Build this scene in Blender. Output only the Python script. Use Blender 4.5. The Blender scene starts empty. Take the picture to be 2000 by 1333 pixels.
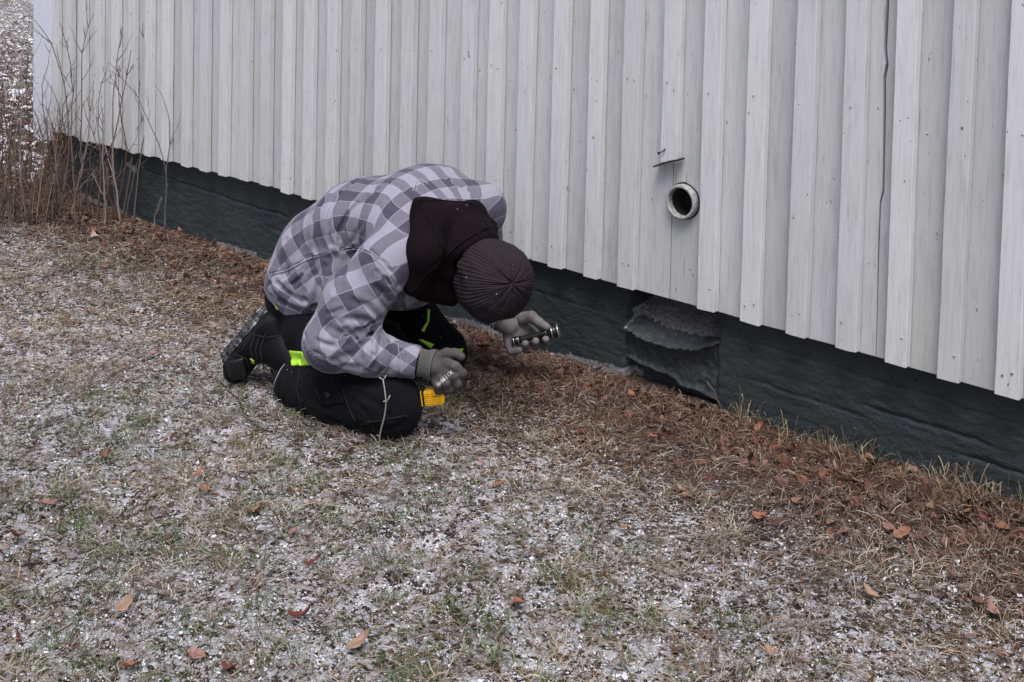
import bpy, bmesh, math
import numpy as np
from mathutils import Vector, Matrix

sc = bpy.context.scene
COL = sc.collection

# ------------------------------------------------------------------ camera
cd = bpy.data.cameras.new("camera"); cam = bpy.data.objects.new("camera", cd); COL.objects.link(cam)
sc.camera = cam
CAM = np.array([2.8322451649574756, -3.248613386034921, 1.5557490836230914])
CR = np.array([0.7369725872928174, 0.6755373913001338, 0.02281750499814903])
CU = np.array([-0.05099302623952417, 0.021905708596858725, 0.9984587378584078])
CF = np.array([-0.6739963774782961, 0.7370002529757228, -0.05059160266145692])
cam.matrix_world = Matrix(((CR[0], CU[0], -CF[0], CAM[0]), (CR[1], CU[1], -CF[1], CAM[1]),
                           (CR[2], CU[2], -CF[2], CAM[2]), (0, 0, 0, 1)))
cd.sensor_width = 36.0; cd.lens = 2400 / 2000 * 36.0
cd.shift_x = 0.0; cd.shift_y = -(666.5 + 45.347) / 2000
cd.clip_start = 0.05; cd.clip_end = 600

# ------------------------------------------------------------------ world, sun, exposure
SUN_EL, SUN_ROT = math.radians(64), math.radians(138)
world = bpy.data.worlds.new("World"); sc.world = world; world.use_nodes = True
wn = world.node_tree; bg = wn.nodes["Background"]
sky = wn.nodes.new("ShaderNodeTexSky"); sky.sky_type = 'NISHITA'; sky.sun_disc = False
sky.sun_elevation = SUN_EL; sky.sun_rotation = SUN_ROT
sky.air_density = 1.0; sky.dust_density = 4.0; sky.ozone_density = 1.6
wn.links.new(sky.outputs[0], bg.inputs[0]); bg.inputs[1].default_value = 0.065
sd = bpy.data.lights.new("sun", 'SUN'); sun = bpy.data.objects.new("sun", sd); COL.objects.link(sun)
sd.energy = 1.5; sd.angle = math.radians(32); sd.color = (0.98, 0.965, 1.0)
# a Nishita sun at rotation r stands towards (sin r, cos r)
sdir = Vector((math.sin(SUN_ROT) * math.cos(SUN_EL), math.cos(SUN_ROT) * math.cos(SUN_EL), math.sin(SUN_EL)))
sun.rotation_euler = (-sdir).to_track_quat('-Z', 'Y').to_euler()
sc.view_settings.view_transform = 'Standard'; sc.view_settings.look = 'None'
sc.view_settings.gamma = 1.0; sc.view_settings.use_curve_mapping = False
sc.view_settings.exposure = 0.98

# ------------------------------------------------------------------ helpers
rng = np.random.default_rng(7)

def hash3(i, j, k, seed):
    h = (i.astype(np.int64) * 374761393 + j.astype(np.int64) * 668265263 + k.astype(np.int64) * 2147483647 + seed * 974711) & 0xFFFFFFFF
    h = ((h ^ (h >> 13)) * 1274126177) & 0xFFFFFFFF
    h = ((h ^ (h >> 16)) * 2246822519) & 0xFFFFFFFF
    return ((h ^ (h >> 15)) & 0xFFFFFF) / float(0xFFFFFF)

def vnoise(x, y, z=None, seed=0):
    """value noise in -1..1"""
    x = np.asarray(x, float); y = np.asarray(y, float)
    if z is None:
        ix, iy = np.floor(x), np.floor(y); fx, fy = x - ix, y - iy
        fx = fx * fx * (3 - 2 * fx); fy = fy * fy * (3 - 2 * fy)
        k = np.zeros_like(ix)
        a = hash3(ix, iy, k, seed); b = hash3(ix + 1, iy, k, seed); c = hash3(ix, iy + 1, k, seed); d = hash3(ix + 1, iy + 1, k, seed)
        return 2 * ((a * (1 - fx) + b * fx) * (1 - fy) + (c * (1 - fx) + d * fx) * fy) - 1
    z = np.asarray(z, float)
    ix, iy, iz = np.floor(x), np.floor(y), np.floor(z); fx, fy, fz = x - ix, y - iy, z - iz
    fx = fx * fx * (3 - 2 * fx); fy = fy * fy * (3 - 2 * fy); fz = fz * fz * (3 - 2 * fz)
    r = 0
    for dx in (0, 1):
        for dy in (0, 1):
            for dz in (0, 1):
                r = r + hash3(ix + dx, iy + dy, iz + dz, seed) * (fx if dx else 1 - fx) * (fy if dy else 1 - fy) * (fz if dz else 1 - fz)
    return 2 * r - 1

def fbm(x, y, z=None, seed=0, oct=4):
    r = 0; a = 0.5; f = 1.0
    for o in range(oct):
        r = r + a * vnoise(np.asarray(x) * f, np.asarray(y) * f, None if z is None else np.asarray(z) * f, seed + o * 17)
        a *= 0.5; f *= 2.03
    return r

def sstep(a, b, x):
    t = np.clip((np.asarray(x, float) - a) / (b - a), 0, 1)
    return t * t * (3 - 2 * t)

def link(name, me, mat=None, parent=None, label=None, cat=None, group=None, kind=None, loc=None):
    o = bpy.data.objects.new(name, me); COL.objects.link(o)
    if mat is not None and me is not None and len(me.materials) == 0:
        me.materials.append(mat)
    if parent is not None: o.parent = parent
    if loc is not None: o.location = loc
    if label: o["label"] = label
    if cat: o["category"] = cat
    if group: o["group"] = group
    if kind: o["kind"] = kind
    return o

def empty(name, label, cat, loc=(0, 0, 0), rz=0.0, group=None):
    o = link(name, None, label=label, cat=cat, group=group, loc=loc)
    o.rotation_euler = (0, 0, rz); o.empty_display_size = 0.1
    return o

def mesh(name, V, F, smooth=True, colattr=None):
    """V (n,3); F (m,k) array, or a list of arrays with different k"""
    me = bpy.data.meshes.new(name)
    V = np.asarray(V, np.float32)
    Fs = F if isinstance(F, list) else [F]
    Fs = [np.asarray(f, np.int32) for f in Fs if len(f)]
    me.vertices.add(len(V)); me.vertices.foreach_set("co", V.ravel())
    loops = np.concatenate([f.ravel() for f in Fs]); cnt = np.concatenate([np.full(len(f), f.shape[1]) for f in Fs])
    me.loops.add(len(loops)); me.loops.foreach_set("vertex_index", loops)
    me.polygons.add(len(cnt)); st = np.concatenate([[0], np.cumsum(cnt)[:-1]])
    me.polygons.foreach_set("loop_start", st.astype(np.int32)); me.polygons.foreach_set("loop_total", cnt.astype(np.int32))
    me.polygons.foreach_set("use_smooth", np.full(len(cnt), bool(smooth)))
    me.update(calc_edges=True)
    if colattr is not None:
        a = me.color_attributes.new("col", 'FLOAT_COLOR', 'POINT')
        c = np.ones((len(V), 4), np.float32); c[:, :3] = colattr
        a.data.foreach_set("color", c.ravel())
    return me

def fattr(me, name, vals):
    a = me.attributes.new(name, 'FLOAT', 'POINT'); a.data.foreach_set("value", np.asarray(vals, np.float32))

def vattr(me, name, vals):
    a = me.attributes.new(name, 'FLOAT_VECTOR', 'POINT'); a.data.foreach_set("vector", np.asarray(vals, np.float32).ravel())

def tube(path, rad, n=6, close=True):
    """swept tube: path (m,3), rad scalar or (m,) -> V, [quads, caps]"""
    P = np.asarray(path, float); m = len(P); R_ = np.broadcast_to(np.asarray(rad, float), (m,))
    T = np.gradient(P, axis=0); T /= np.linalg.norm(T, axis=1)[:, None] + 1e-12
    up = np.array([0, 0, 1.0]) if abs(T[0, 2]) < 0.9 else np.array([1.0, 0, 0])
    N = np.cross(T[0], up); N /= np.linalg.norm(N)
    V = []
    for i in range(m):
        N = N - T[i] * (N @ T[i]); N /= np.linalg.norm(N) + 1e-12
        B = np.cross(T[i], N)
        a = np.arange(n) * 2 * np.pi / n
        V.append(P[i] + R_[i] * (np.cos(a)[:, None] * N + np.sin(a)[:, None] * B))
    V = np.concatenate(V)
    i = np.arange(m - 1)[:, None]; j = np.arange(n)[None, :]; j2 = (j + 1) % n
    Q = np.stack([i * n + j, i * n + j2, (i + 1) * n + j2, (i + 1) * n + j], -1).reshape(-1, 4)
    caps = np.array([np.arange(n)[::-1], (m - 1) * n + np.arange(n)]) if close else np.zeros((0, n), int)
    return V, Q, caps

class Bag:
    """collects shapes into one mesh"""
    def __init__(s): s.V = []; s.F = []; s.n = 0; s.C = []
    def add(s, V, *Fs, col=None):
        V = np.asarray(V, float); s.V.append(V)
        for f in Fs:
            f = np.asarray(f)
            if len(f): s.F.append(f + s.n)
        if col is not None: s.C.append(np.broadcast_to(np.asarray(col, float), (len(V), 3)))
        s.n += len(V)
    def tube(s, path, rad, n=6, col=None):
        V, Q, c = tube(path, rad, n); s.add(V, Q, c, col=col)
    def mesh(s, name, smooth=True):
        groups = {}
        for f in s.F: groups.setdefault(f.shape[1], []).append(f)
        return mesh(name, np.concatenate(s.V), [np.concatenate(g) for g in groups.values()], smooth,
                    np.concatenate(s.C) if s.C else None)

def lathe(prof, n=24):
    """prof (m,2) of (axial, radius) along +X"""
    prof = np.asarray(prof, float); m = len(prof); a = np.arange(n) * 2 * np.pi / n
    V = np.stack([np.repeat(prof[:, 0], n), (prof[:, 1][:, None] * np.cos(a)).ravel(), (prof[:, 1][:, None] * np.sin(a)).ravel()], 1)
    i = np.arange(m - 1)[:, None]; j = np.arange(n)[None, :]; j2 = (j + 1) % n
    Q = np.stack([i * n + j, (i + 1) * n + j, (i + 1) * n + j2, i * n + j2], -1).reshape(-1, 4)
    caps = np.array([np.arange(n), ((m - 1) * n + np.arange(n))[::-1]])
    return V, Q, caps

# ------------------------------------------------------------------ material helper
class Mat:
    def __init__(s, name, rough=0.8, color=(0.5, 0.5, 0.5), spec=0.3, metal=0.0):
        s.m = bpy.data.materials.new(name); s.m.use_nodes = True; s.t = s.m.node_tree
        s.b = s.t.nodes["Principled BSDF"]
        s.set("Base Color", (*color, 1)); s.set("Roughness", rough); s.set("Metallic", metal); s.set("Specular IOR Level", spec)
    def set(s, k, v): s.b.inputs[k].default_value = v
    def n(s, typ, **kw):
        nd = s.t.nodes.new(typ)
        for k, v in kw.items():
            if k.startswith("i_"):
                key = k[2:].replace("_", " "); nd.inputs[int(key) if key.isdigit() else key].default_value = v
            else: setattr(nd, k, v)
        return nd
    def l(s, a, b): s.t.links.new(a, b); return s
    def coords(s, scale=(1, 1, 1), kind="Object", rand=False):
        tc = s.n("ShaderNodeTexCoord"); mp = s.n("ShaderNodeMapping"); mp.inputs["Scale"].default_value = scale
        s.l(tc.outputs[kind], mp.inputs["Vector"])
        if rand:
            oi = s.n("ShaderNodeObjectInfo"); mu = s.n("ShaderNodeMath", operation='MULTIPLY', i_1=37.0)
            s.l(oi.outputs["Random"], mu.inputs[0]); cb = s.n("ShaderNodeCombineXYZ")
            for k in range(3): s.l(mu.outputs[0], cb.inputs[k])
            s.l(cb.outputs[0], mp.inputs["Location"])
        return mp.outputs[0]
    def noise(s, vec, scale, detail=4, rough=0.55, dist=0.0):
        nd = s.n("ShaderNodeTexNoise"); nd.inputs["Scale"].default_value = scale; nd.inputs["Detail"].default_value = detail
        nd.inputs["Roughness"].default_value = rough; nd.inputs["Distortion"].default_value = dist
        s.l(vec, nd.inputs["Vector"]); return nd.outputs["Fac"]
    def ramp(s, fac, stops):
        r = s.n("ShaderNodeValToRGB"); e = r.color_ramp.elements
        while len(e) < len(stops): e.new(0.5)
        for el, (p, c) in zip(e, stops):
            el.position = p; el.color = (*c, 1) if not np.isscalar(c) else (c, c, c, 1)
        s.l(fac, r.inputs[0]); return r.outputs[0]
    def mix(s, fac, a, b, blend='MIX'):
        m = s.n("ShaderNodeMix", data_type='RGBA', blend_type=blend)
        for v, k in ((fac, 0), (a, 6), (b, 7)):
            if hasattr(v, "node"): s.l(v, m.inputs[k])
            else: m.inputs[k].default_value = v if (np.isscalar(v) or len(v) == 4) else (*v, 1)
        return m.outputs[2]
    def math(s, op, a, b=0.0, clamp=False):
        m = s.n("ShaderNodeMath", operation=op); m.use_clamp = clamp
        for v, k in ((a, 0), (b, 1)):
            if hasattr(v, "node"): s.l(v, m.inputs[k])
            else: m.inputs[k].default_value = v
        return m.outputs[0]
    def attr(s, name, out="Fac"):
        return s.n("ShaderNodeAttribute", attribute_name=name).outputs[out]
    def bump(s, h, strength=0.5, dist=0.002, prev=None):
        b = s.n("ShaderNodeBump"); b.inputs["Strength"].default_value = strength; b.inputs["Distance"].default_value = dist
        s.l(h, b.inputs["Height"])
        if prev is not None: s.l(prev, b.inputs["Normal"])
        s.l(b.outputs[0], s.b.inputs["Normal"]); return b.outputs[0]
    def col(s, c): s.l(c, s.b.inputs["Base Color"]); return s

# ------------------------------------------------------------------ materials of the setting
def paint_mat(name, base, dark, warm):
    m = Mat(name, 0.62, spec=0.35)
    v = m.coords((1, 1, 1), rand=True); vs = m.coords((1, 1, 0.035), rand=True); vm = m.coords((1, 1, 0.12), rand=True)
    broad = m.noise(v, 3.2, 3); fine = m.noise(vs, 210, 5, 0.7); mid = m.noise(vm, 60, 4, 0.6)
    c = m.mix(m.ramp(broad, [(0.3, 0.0), (0.7, 1.0)]), base, warm)
    c = m.mix(m.math('MULTIPLY', m.ramp(fine, [(0.52, 0.0), (0.72, 1.0)]), 0.42), c, dark)
    c = m.mix(m.math('MULTIPLY', m.ramp(mid, [(0.5, 0.0), (0.75, 1.0)]), 0.35), c, dark)
    oi = m.n("ShaderNodeObjectInfo"); rv = m.n("ShaderNodeMapRange"); m.l(oi.outputs["Random"], rv.inputs[0])
    rv.inputs[3].default_value = 0.9; rv.inputs[4].default_value = 1.07
    hs = m.n("ShaderNodeHueSaturation"); m.l(rv.outputs[0], hs.inputs["Value"]); m.l(c, hs.inputs["Color"]); c = hs.outputs[0]
    # specks where paint has chipped and grime low down near the sawn ends
    sp = m.noise(m.coords((1, 1, 0.45), rand=True), 75, 2, 0.5)
    c = m.mix(m.ramp(sp, [(0.73, 0.0), (0.77, 1.0)]), c, (0.16, 0.15, 0.14))
    m.col(c)
    # bare wood where the paint has flaked off along the grain
    fl = m.noise(m.coords((1, 1, 0.09), rand=True), 48, 3, 0.5)
    c2 = m.mix(m.math('MULTIPLY', m.ramp(fl, [(0.71, 0.0), (0.75, 1.0)]), 0.45), c, (0.21, 0.195, 0.175)); m.col(c2)
    h = m.math('ADD', m.math('MULTIPLY', fine, 0.6), m.math('MULTIPLY', mid, 0.8))
    m.bump(h, 0.9, 0.0022)
    return m.m
M_SIDING = paint_mat("grey_painted_wood", (0.67, 0.66, 0.675), (0.36, 0.35, 0.35), (0.635, 0.65, 0.625))
M_BOARD = paint_mat("recess_shade_board_paint", (0.57, 0.56, 0.58), (0.27, 0.262, 0.265), (0.535, 0.55, 0.525))  # siding paint darkened to carry the shade between the battens
M_WHITE = paint_mat("white_painted_wood", (0.72, 0.74, 0.80), (0.58, 0.6, 0.66), (0.70, 0.72, 0.78))

def conc_mat():
    m = Mat("dark_painted_concrete", 0.6, spec=0.35)
    v = m.coords((1, 1, 1)); vh = m.coords((0.55, 1, 1))
    a = m.noise(v, 4, 4); b = m.noise(vh, 60, 6, 0.7); s = m.noise(v, 130, 2, 0.5)
    c = m.mix(m.ramp(a, [(0.35, 0.0), (0.65, 1.0)]), (0.030, 0.041, 0.045), (0.043, 0.054, 0.058))
    c = m.mix(m.ramp(b, [(0.58, 0.0), (0.80, 1.0)]), c, (0.060, 0.073, 0.082)); pit = m.noise(m.coords((0.7, 1, 1)), 95, 4, 0.6); c = m.mix(m.ramp(pit, [(0.28, 1.0), (0.36, 0.0)]), c, (0.006, 0.008, 0.010))
    c = m.mix(m.ramp(s, [(0.76, 0.0), (0.78, 1.0)]), c, (0.3, 0.31, 0.32))
    c = m.mix(m.math('MULTIPLY', m.attr("patch"), 0.75), c, m.ramp(b, [(0.4, (0.036, 0.043, 0.048)), (0.65, (0.075, 0.083, 0.090))]))
    raw = m.attr("raw"); rn = m.noise(v, 45, 5, 0.7)
    rawm = m.ramp(m.math('ADD', m.math('MULTIPLY', raw, 1.0), m.math('SUBTRACT', rn, 0.5)), [(0.42, 0.0), (0.6, 1.0)])
    rc = m.ramp(m.noise(v, 90, 4, 0.7), [(0.3, (0.10, 0.095, 0.10)), (0.5, (0.22, 0.21, 0.215)), (0.7, (0.42, 0.41, 0.42))])
    c = m.mix(rawm, c, rc)
    m.col(c)
    n1 = m.bump(b, 0.7, 0.005); n1 = m.bump(pit, 0.8, 0.004, n1); m.bump(rn, 0.5, 0.004, n1)
    return m.m
M_CONC = conc_mat()
M_VOID = Mat("cavity_shade_black", 0.95, (0.012, 0.011, 0.011)).m  # near-black backing, paints the shade seen through gaps and cracks in the boards

# ------------------------------------------------------------------ terrain height
def gz(x, y):
    x = np.asarray(x, float); y = np.asarray(y, float)
    base = np.interp(x, [-8, -3.2, -2.1, -0.4, 0.4, 1.1, 1.5, 1.7, 4], [-0.07, -0.052, -0.032, -0.007, -0.003, 0.001, 0.008, 0.016, 0.03])
    near = np.exp(-((x + 0.4) ** 2 + (y + 1) ** 2) / 40.0)
    far = 0.25 * fbm(x / 9, y / 9, seed=3, oct=2) * (1 - near)
    return base + 0.018 * fbm(x * 1.6, y * 1.6, seed=11, oct=3) * np.clip(-y * 2.5, 0.15, 1) + far

# frost and snow cover, 0..1
def snowmask(x, y):
    n = fbm(x * 2.3, y * 2.3, seed=21, oct=2) * 0.16 + fbm(x * 21, y * 21, seed=22, oct=3) * 0.36
    d = -y                                             # metres out from the wall
    front = 0.22 * sstep(0.35, 1.3, d + 0.10 * (x - 0.3)) - 0.42 * (1 - sstep(0.15, 0.75, d))
    r_ = np.hypot(x, y); fade = 1 - sstep(9, 16, r_); return n * fade + front * fade - 0.04 + 0.38 * sstep(4.6, 7.5, -x) * fade + 0.22 * (1 - fade)

HX0, HX1 = -3.675, 3.4
# ------------------------------------------------------------------ ground sheet
def axis(lo, hi, st, far_lo, far_hi, g=1.13):
    a = list(np.arange(lo, hi + st / 2, st)); s = st; v = hi; right = []
    while v < far_hi: s *= g; v += s; right.append(v)
    s = st; v = lo; left = []
    while v > far_lo: s *= g; v -= s; left.append(v)
    return np.array(left[::-1] + a + right)
gx = axis(-4.4, 2.6, 0.0125, -220, 220); gy = axis(-2.9, 0.08, 0.0125, -220, 220)
GX, GY = np.meshgrid(gx, gy, indexing='ij')
SM = snowmask(GX, GY)
lump = sstep(0.02, 0.32, SM)
GZ = gz(GX, GY) + 0.005 * fbm(GX * 26, GY * 26, seed=31, oct=2) + lump * (0.004 + 0.005 * fbm(GX * 40, GY * 40, seed=33, oct=2))
nx, ny = len(gx), len(gy)
ii, jj = np.meshgrid(np.arange(nx - 1), np.arange(ny - 1), indexing='ij')
GQ = np.stack([ii * ny + jj, (ii + 1) * ny + jj, (ii + 1) * ny + jj + 1, ii * ny + jj + 1], -1).reshape(-1, 4)
gme = mesh("ground", np.stack([GX, GY, GZ], -1).reshape(-1, 3), GQ)
fattr(gme, "snow", SM.ravel())
def ground_mat():
    m = Mat("frosted_lawn_soil", 0.9, spec=0.2)
    v = m.coords((1, 1, 1)); n1 = m.noise(v, 34, 6, 0.75); n2 = m.noise(v, 120, 4, 0.7); n3 = m.noise(v, 5, 3); n4 = m.noise(v, 1.3, 4, 0.6)
    soil = m.ramp(n1, [(0.30, (0.016, 0.011, 0.009)), (0.48, (0.048, 0.034, 0.026)), (0.62, (0.10, 0.074, 0.058)), (0.75, (0.18, 0.14, 0.115))])
    soil = m.mix(m.ramp(n3, [(0.5, 0.0), (0.72, 1.0)]), soil, m.ramp(n2, [(0.3, (0.05, 0.055, 0.025)), (0.7, (0.14, 0.13, 0.07))]))
    tc = m.attr("snow")
    s = m.math('ADD', tc, m.math('MULTIPLY', m.math('SUBTRACT', n1, 0.5), 2.2))
    s = m.math('ADD', s, m.math('MULTIPLY', m.math('SUBTRACT', n2, 0.5), 1.6))
    nf = m.noise(v, 58, 2, 0.5); s = m.math('ADD', s, m.math('MULTIPLY', m.math('SUBTRACT', nf, 0.5), 2.6))
    f = m.ramp(s, [(0.10, 0.0), (0.20, 1.0)])
    sn = m.ramp(n2, [(0.3, (0.48, 0.47, 0.50)), (0.7, (0.74, 0.74, 0.78))])
    m.col(m.mix(f, soil, sn)); m.l(m.ramp(f, [(0, 0.95), (1, 0.6)]), m.b.inputs["Roughness"])
    b = m.bump(n1, 0.8, 0.02); m.bump(n2, 0.8, 0.006, b)
    return m.m
link("ground", gme, ground_mat(), kind="structure")

# ------------------------------------------------------------------ house
house = empty("house", "grey house wall of vertical boards and battens on a dark painted foundation", "house", (0, 0, 0))

def board(name, x0, x1, y0, y1, zb0, zt, mat, seed, chamfer=0.0015, lean=0.0, zb1=None, wav=0.0010, nz=26, hole=None):
    """vertical board: x0..x1, front face y0 (towards the lawn), back y1; slightly uneven edges"""
    zs = np.concatenate([np.linspace(0, 0.05, 4), np.linspace(0.05, 1, nz)[1:]])
    zb1 = zb0 if zb1 is None else zb1
    prof = [(0, y1), (0, y0 + chamfer), (chamfer, y0), (0.33, y0), (0.66, y0), (1 - chamfer, y0), (1, y0 + chamfer), (1, y1)]
    V = []
    for k, t in enumerate(zs):
        eL = wav * vnoise(t * 17 + seed, seed * 1.7) + wav * .6 * vnoise(t * 60, seed * 3.1 + 5)
        eR = wav * vnoise(t * 17 + seed * 2, seed * 2.9) + wav * .6 * vnoise(t * 60, seed * 4.1 + 9)
        yy = 0.0012 * vnoise(t * 9 + seed, seed + 4.4)
        for q, (px, py) in enumerate(prof):
            if px == 0: X = x0 + eL
            elif px == 1: X = x1 + eR
            elif px == chamfer: X = x0 + eL + chamfer
            elif px == 1 - chamfer: X = x1 + eR - chamfer
            else: X = x0 + (x1 - x0) * px + 0.5 * (eL + eR)
            fx = (X - x0) / (x1 - x0)
            zb = zb0 * (1 - fx) + zb1 * fx + (0.0012 * vnoise(fx * 6 + seed, seed) if k == 0 else 0)
            Z = zb + (zt - zb) * t
            V.append((X + lean * (Z - zb), py + (yy if q not in (0, 7) else 0), Z))
    n = 8; m = len(zs); Q = []
    for k in range(m - 1):
        for q in range(n):
            Q.append((k * n + q, k * n + (q + 1) % n, (k + 1) * n + (q + 1) % n, (k + 1) * n + q))
    caps = [list(range(n))[::-1], [(m - 1) * n + q for q in range(n)]]
    me = mesh(name, V, [np.array(Q), np.array(caps)], smooth=False)
    return link(name, me, mat, house)

BAT = [(-3.4212, -3.4212, 0.315), (-3.2687, -3.2687, 0.315), (-3.1264, -3.1288, 0.3067), (-2.9698, -2.9698, 0.315), (-2.7966, -2.8086, 0.317), (-2.64, -2.6457, 0.3194), (-2.484, -2.4907, 0.3224), (-2.3277, -2.3277, 0.3250), (-2.1572, -2.1619, 0.3254), (-2.0047, -2.0065, 0.3277), (-1.8494, -1.8467, 0.3266), (-1.6805, -1.689, 0.3332), (-1.5293, -1.5318, 0.3355), (-1.3806, -1.3806, 0.330), (-1.2317, -1.2317, 0.329), (-1.0786, -1.0786, 0.327), (-0.9283, -0.9283, 0.327), (-0.7751, -0.7751, 0.327), (-0.6194, -0.6194, 0.327), (-0.4677, -0.4677, 0.327), (-0.2988, -0.2988, 0.327), (-0.1555, -0.1555, 0.327), (-0.0112, -0.0026, 0.3314), (0.1481, 0.1523, 0.3286), (0.3062, 0.3075, 0.3309), (0.4568, 0.4572, 0.3263), (0.6153, 0.6153, 0.327), (0.7709, 0.7689, 0.3275), (0.9285, 0.9276, 0.3271), (1.0861, 1.0907, 0.3243), (1.2475, 1.2404, 0.3264), (1.3983, 1.3936, 0.3222), (1.5476, 1.553, 0.3203), (1.7056, 1.7056, 0.3192)]
for k in range(11): BAT.append((1.7056 + 0.155 * (k + 1), 1.7056 + 0.155 * (k + 1), 0.319))
ZT = 2.75; BW = 0.062; BT = 0.029
PIPE = (0.629, 0.654)
joints = []
for i, (xb, xt, zb) in enumerate(BAT):
    lean = (xt - xb) / 0.6
    lean = float(np.clip(lean, -0.004, 0.004))
    w = BW + float(rng.uniform(-0.004, 0.004))
    z0 = zb + 0.0050 + float(rng.uniform(-0.003, 0.002))
    joints.append(xb - w / 2)
    if i == 26: z0 = 0.772
    o = board("batten", xb - w, xb, -BT + float(rng.uniform(-0.002, 0.002)), -0.0032, z0, ZT, M_SIDING, i * 3.7 + 1, lean=lean,
              zb1=z0 + (0.006 if i == 26 else float(rng.uniform(-0.002, 0.002))))
gap = 0.0016
for i in range(len(joints) - 1):
    xa, xb = joints[i] + gap, joints[i + 1] - gap
    zb = 0.5 * (BAT[i][2] + BAT[i + 1][2])
    yo = float(rng.uniform(-0.0015, 0.0)) + 0.002
    if i in (25, 26):            # boards either side of the vent pipe: notched round it
        # notched round the pipe: an upper and a lower half meet at the height of its axis
        px, pz, pr = PIPE[0], PIPE[1], 0.0585
        xs = np.unique(np.r_[np.linspace(xa, xb, 5), px + pr * np.cos(np.linspace(0, np.pi, 25))]); xs = xs[(xs >= xa) & (xs <= xb)]
        h = np.sqrt(np.clip(pr * pr - (xs - px) ** 2, 0, None)) + 0.0012 * vnoise(xs * 160, xs * 0 + i) * (np.abs(xs - px) < pr)
        V = []; Q = []; n = len(xs)
        for lo_, hi_ in ((np.full(n, zb), pz - h), (pz + h, np.full(n, ZT))):
            b0 = len(V)
            for y in (yo, 0.021):
                for zz in (lo_, hi_):
                    V += [(xs[k], y, zz[k]) for k in range(n)]
            for k in range(n - 1):
                f0, f1, g0, g1 = b0 + k, b0 + n + k, b0 + 2 * n + k, b0 + 3 * n + k
                Q += [(f0, f0 + 1, f1 + 1, f1), (g0, g1, g1 + 1, g0 + 1), (f0, g0, g0 + 1, f0 + 1), (f1, f1 + 1, g1 + 1, g1)]
            for k in (0, n - 1): Q.append((b0 + k, b0 + n + k, b0 + 3 * n + k, b0 + 2 * n + k))
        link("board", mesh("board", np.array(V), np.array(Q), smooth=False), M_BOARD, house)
    elif i == 30:                # the split board right of the middle: two halves along a crooked crack
        cz = np.array([zb, 0.47, 0.60, 0.70, 0.765, 0.80, 0.88, 1.02, 1.12, 1.16, 1.185, 1.21, 1.30, 1.6, 2.2, ZT])
        cx = np.interp(cz, [0.3, 0.45, 0.60, 0.765, 0.80, 1.05, 1.12, 1.16, 1.2, 1.34, 3], [1.2955, 1.2945, 1.2915, 1.291, 1.2985, 1.293, 1.2895, 1.295, 1.2885, 1.290, 1.29])
        cw = np.interp(cz, [0.3, 0.47, 0.72, 0.85, 1.1, 1.3, 3], [0.0010, 0.0017, 0.0024, 0.0034, 0.0048, 0.0050, 0.0050])
        for side in (0, 1):
            V = []; Q = []
            for k, z in enumerate(cz):
                e = cx[k] + (cw[k] if side else -cw[k]); o_ = xb if side else xa
                V += [(o_, yo, z), (e, yo, z), (e, 0.021, z), (o_, 0.021, z)]
            for k in range(len(cz) - 1):
                for q in range(4): Q.append((k * 4 + q, k * 4 + (q + 1) % 4, (k + 1) * 4 + (q + 1) % 4, (k + 1) * 4 + q))
            Q.append((3, 2, 1, 0)); Q = np.array(Q)
            if side: Q = Q[:, ::-1]
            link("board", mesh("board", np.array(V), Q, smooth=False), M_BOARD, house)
    else:
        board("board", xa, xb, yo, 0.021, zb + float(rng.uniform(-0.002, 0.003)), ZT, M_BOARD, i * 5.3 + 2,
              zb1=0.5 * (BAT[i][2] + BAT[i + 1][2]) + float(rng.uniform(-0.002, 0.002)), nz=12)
board("board", HX0 + 0.01, joints[0] - gap, 0.002, 0.021, 0.312, ZT, M_SIDING, 77)
co = board("corner_board", HX0, -3.485, -0.040, 0.0, 0.268, ZT, M_WHITE, 99, wav=0.0006)
co["label"] = "white corner board"

def boxm(x0, x1, y0, y1, z0, z1):
    V = np.array([(x, y, z) for x in (x0, x1) for y in (y0, y1) for z in (z0, z1)], float)
    F = np.array([(0, 1, 3, 2), (4, 6, 7, 5), (0, 4, 5, 1), (2, 3, 7, 6), (0, 2, 6, 4), (1, 5, 7, 3)])
    return V, F
# end wall, the dark cavity behind the boards, the flat top that closes the part of the house that is built
b = Bag(); b.add(*boxm(HX0 - 0.02, HX0 - 0.001, 0.0, 6, 0.27, ZT)); link("end_wall", b.mesh("end_wall", False), M_SIDING, house)
b = Bag(); b.add(*boxm(HX0 + 0.01, HX1, 0.045, 6, 0.375, ZT)); link("wall_core", b.mesh("wall_core", False), M_VOID, house)

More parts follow.
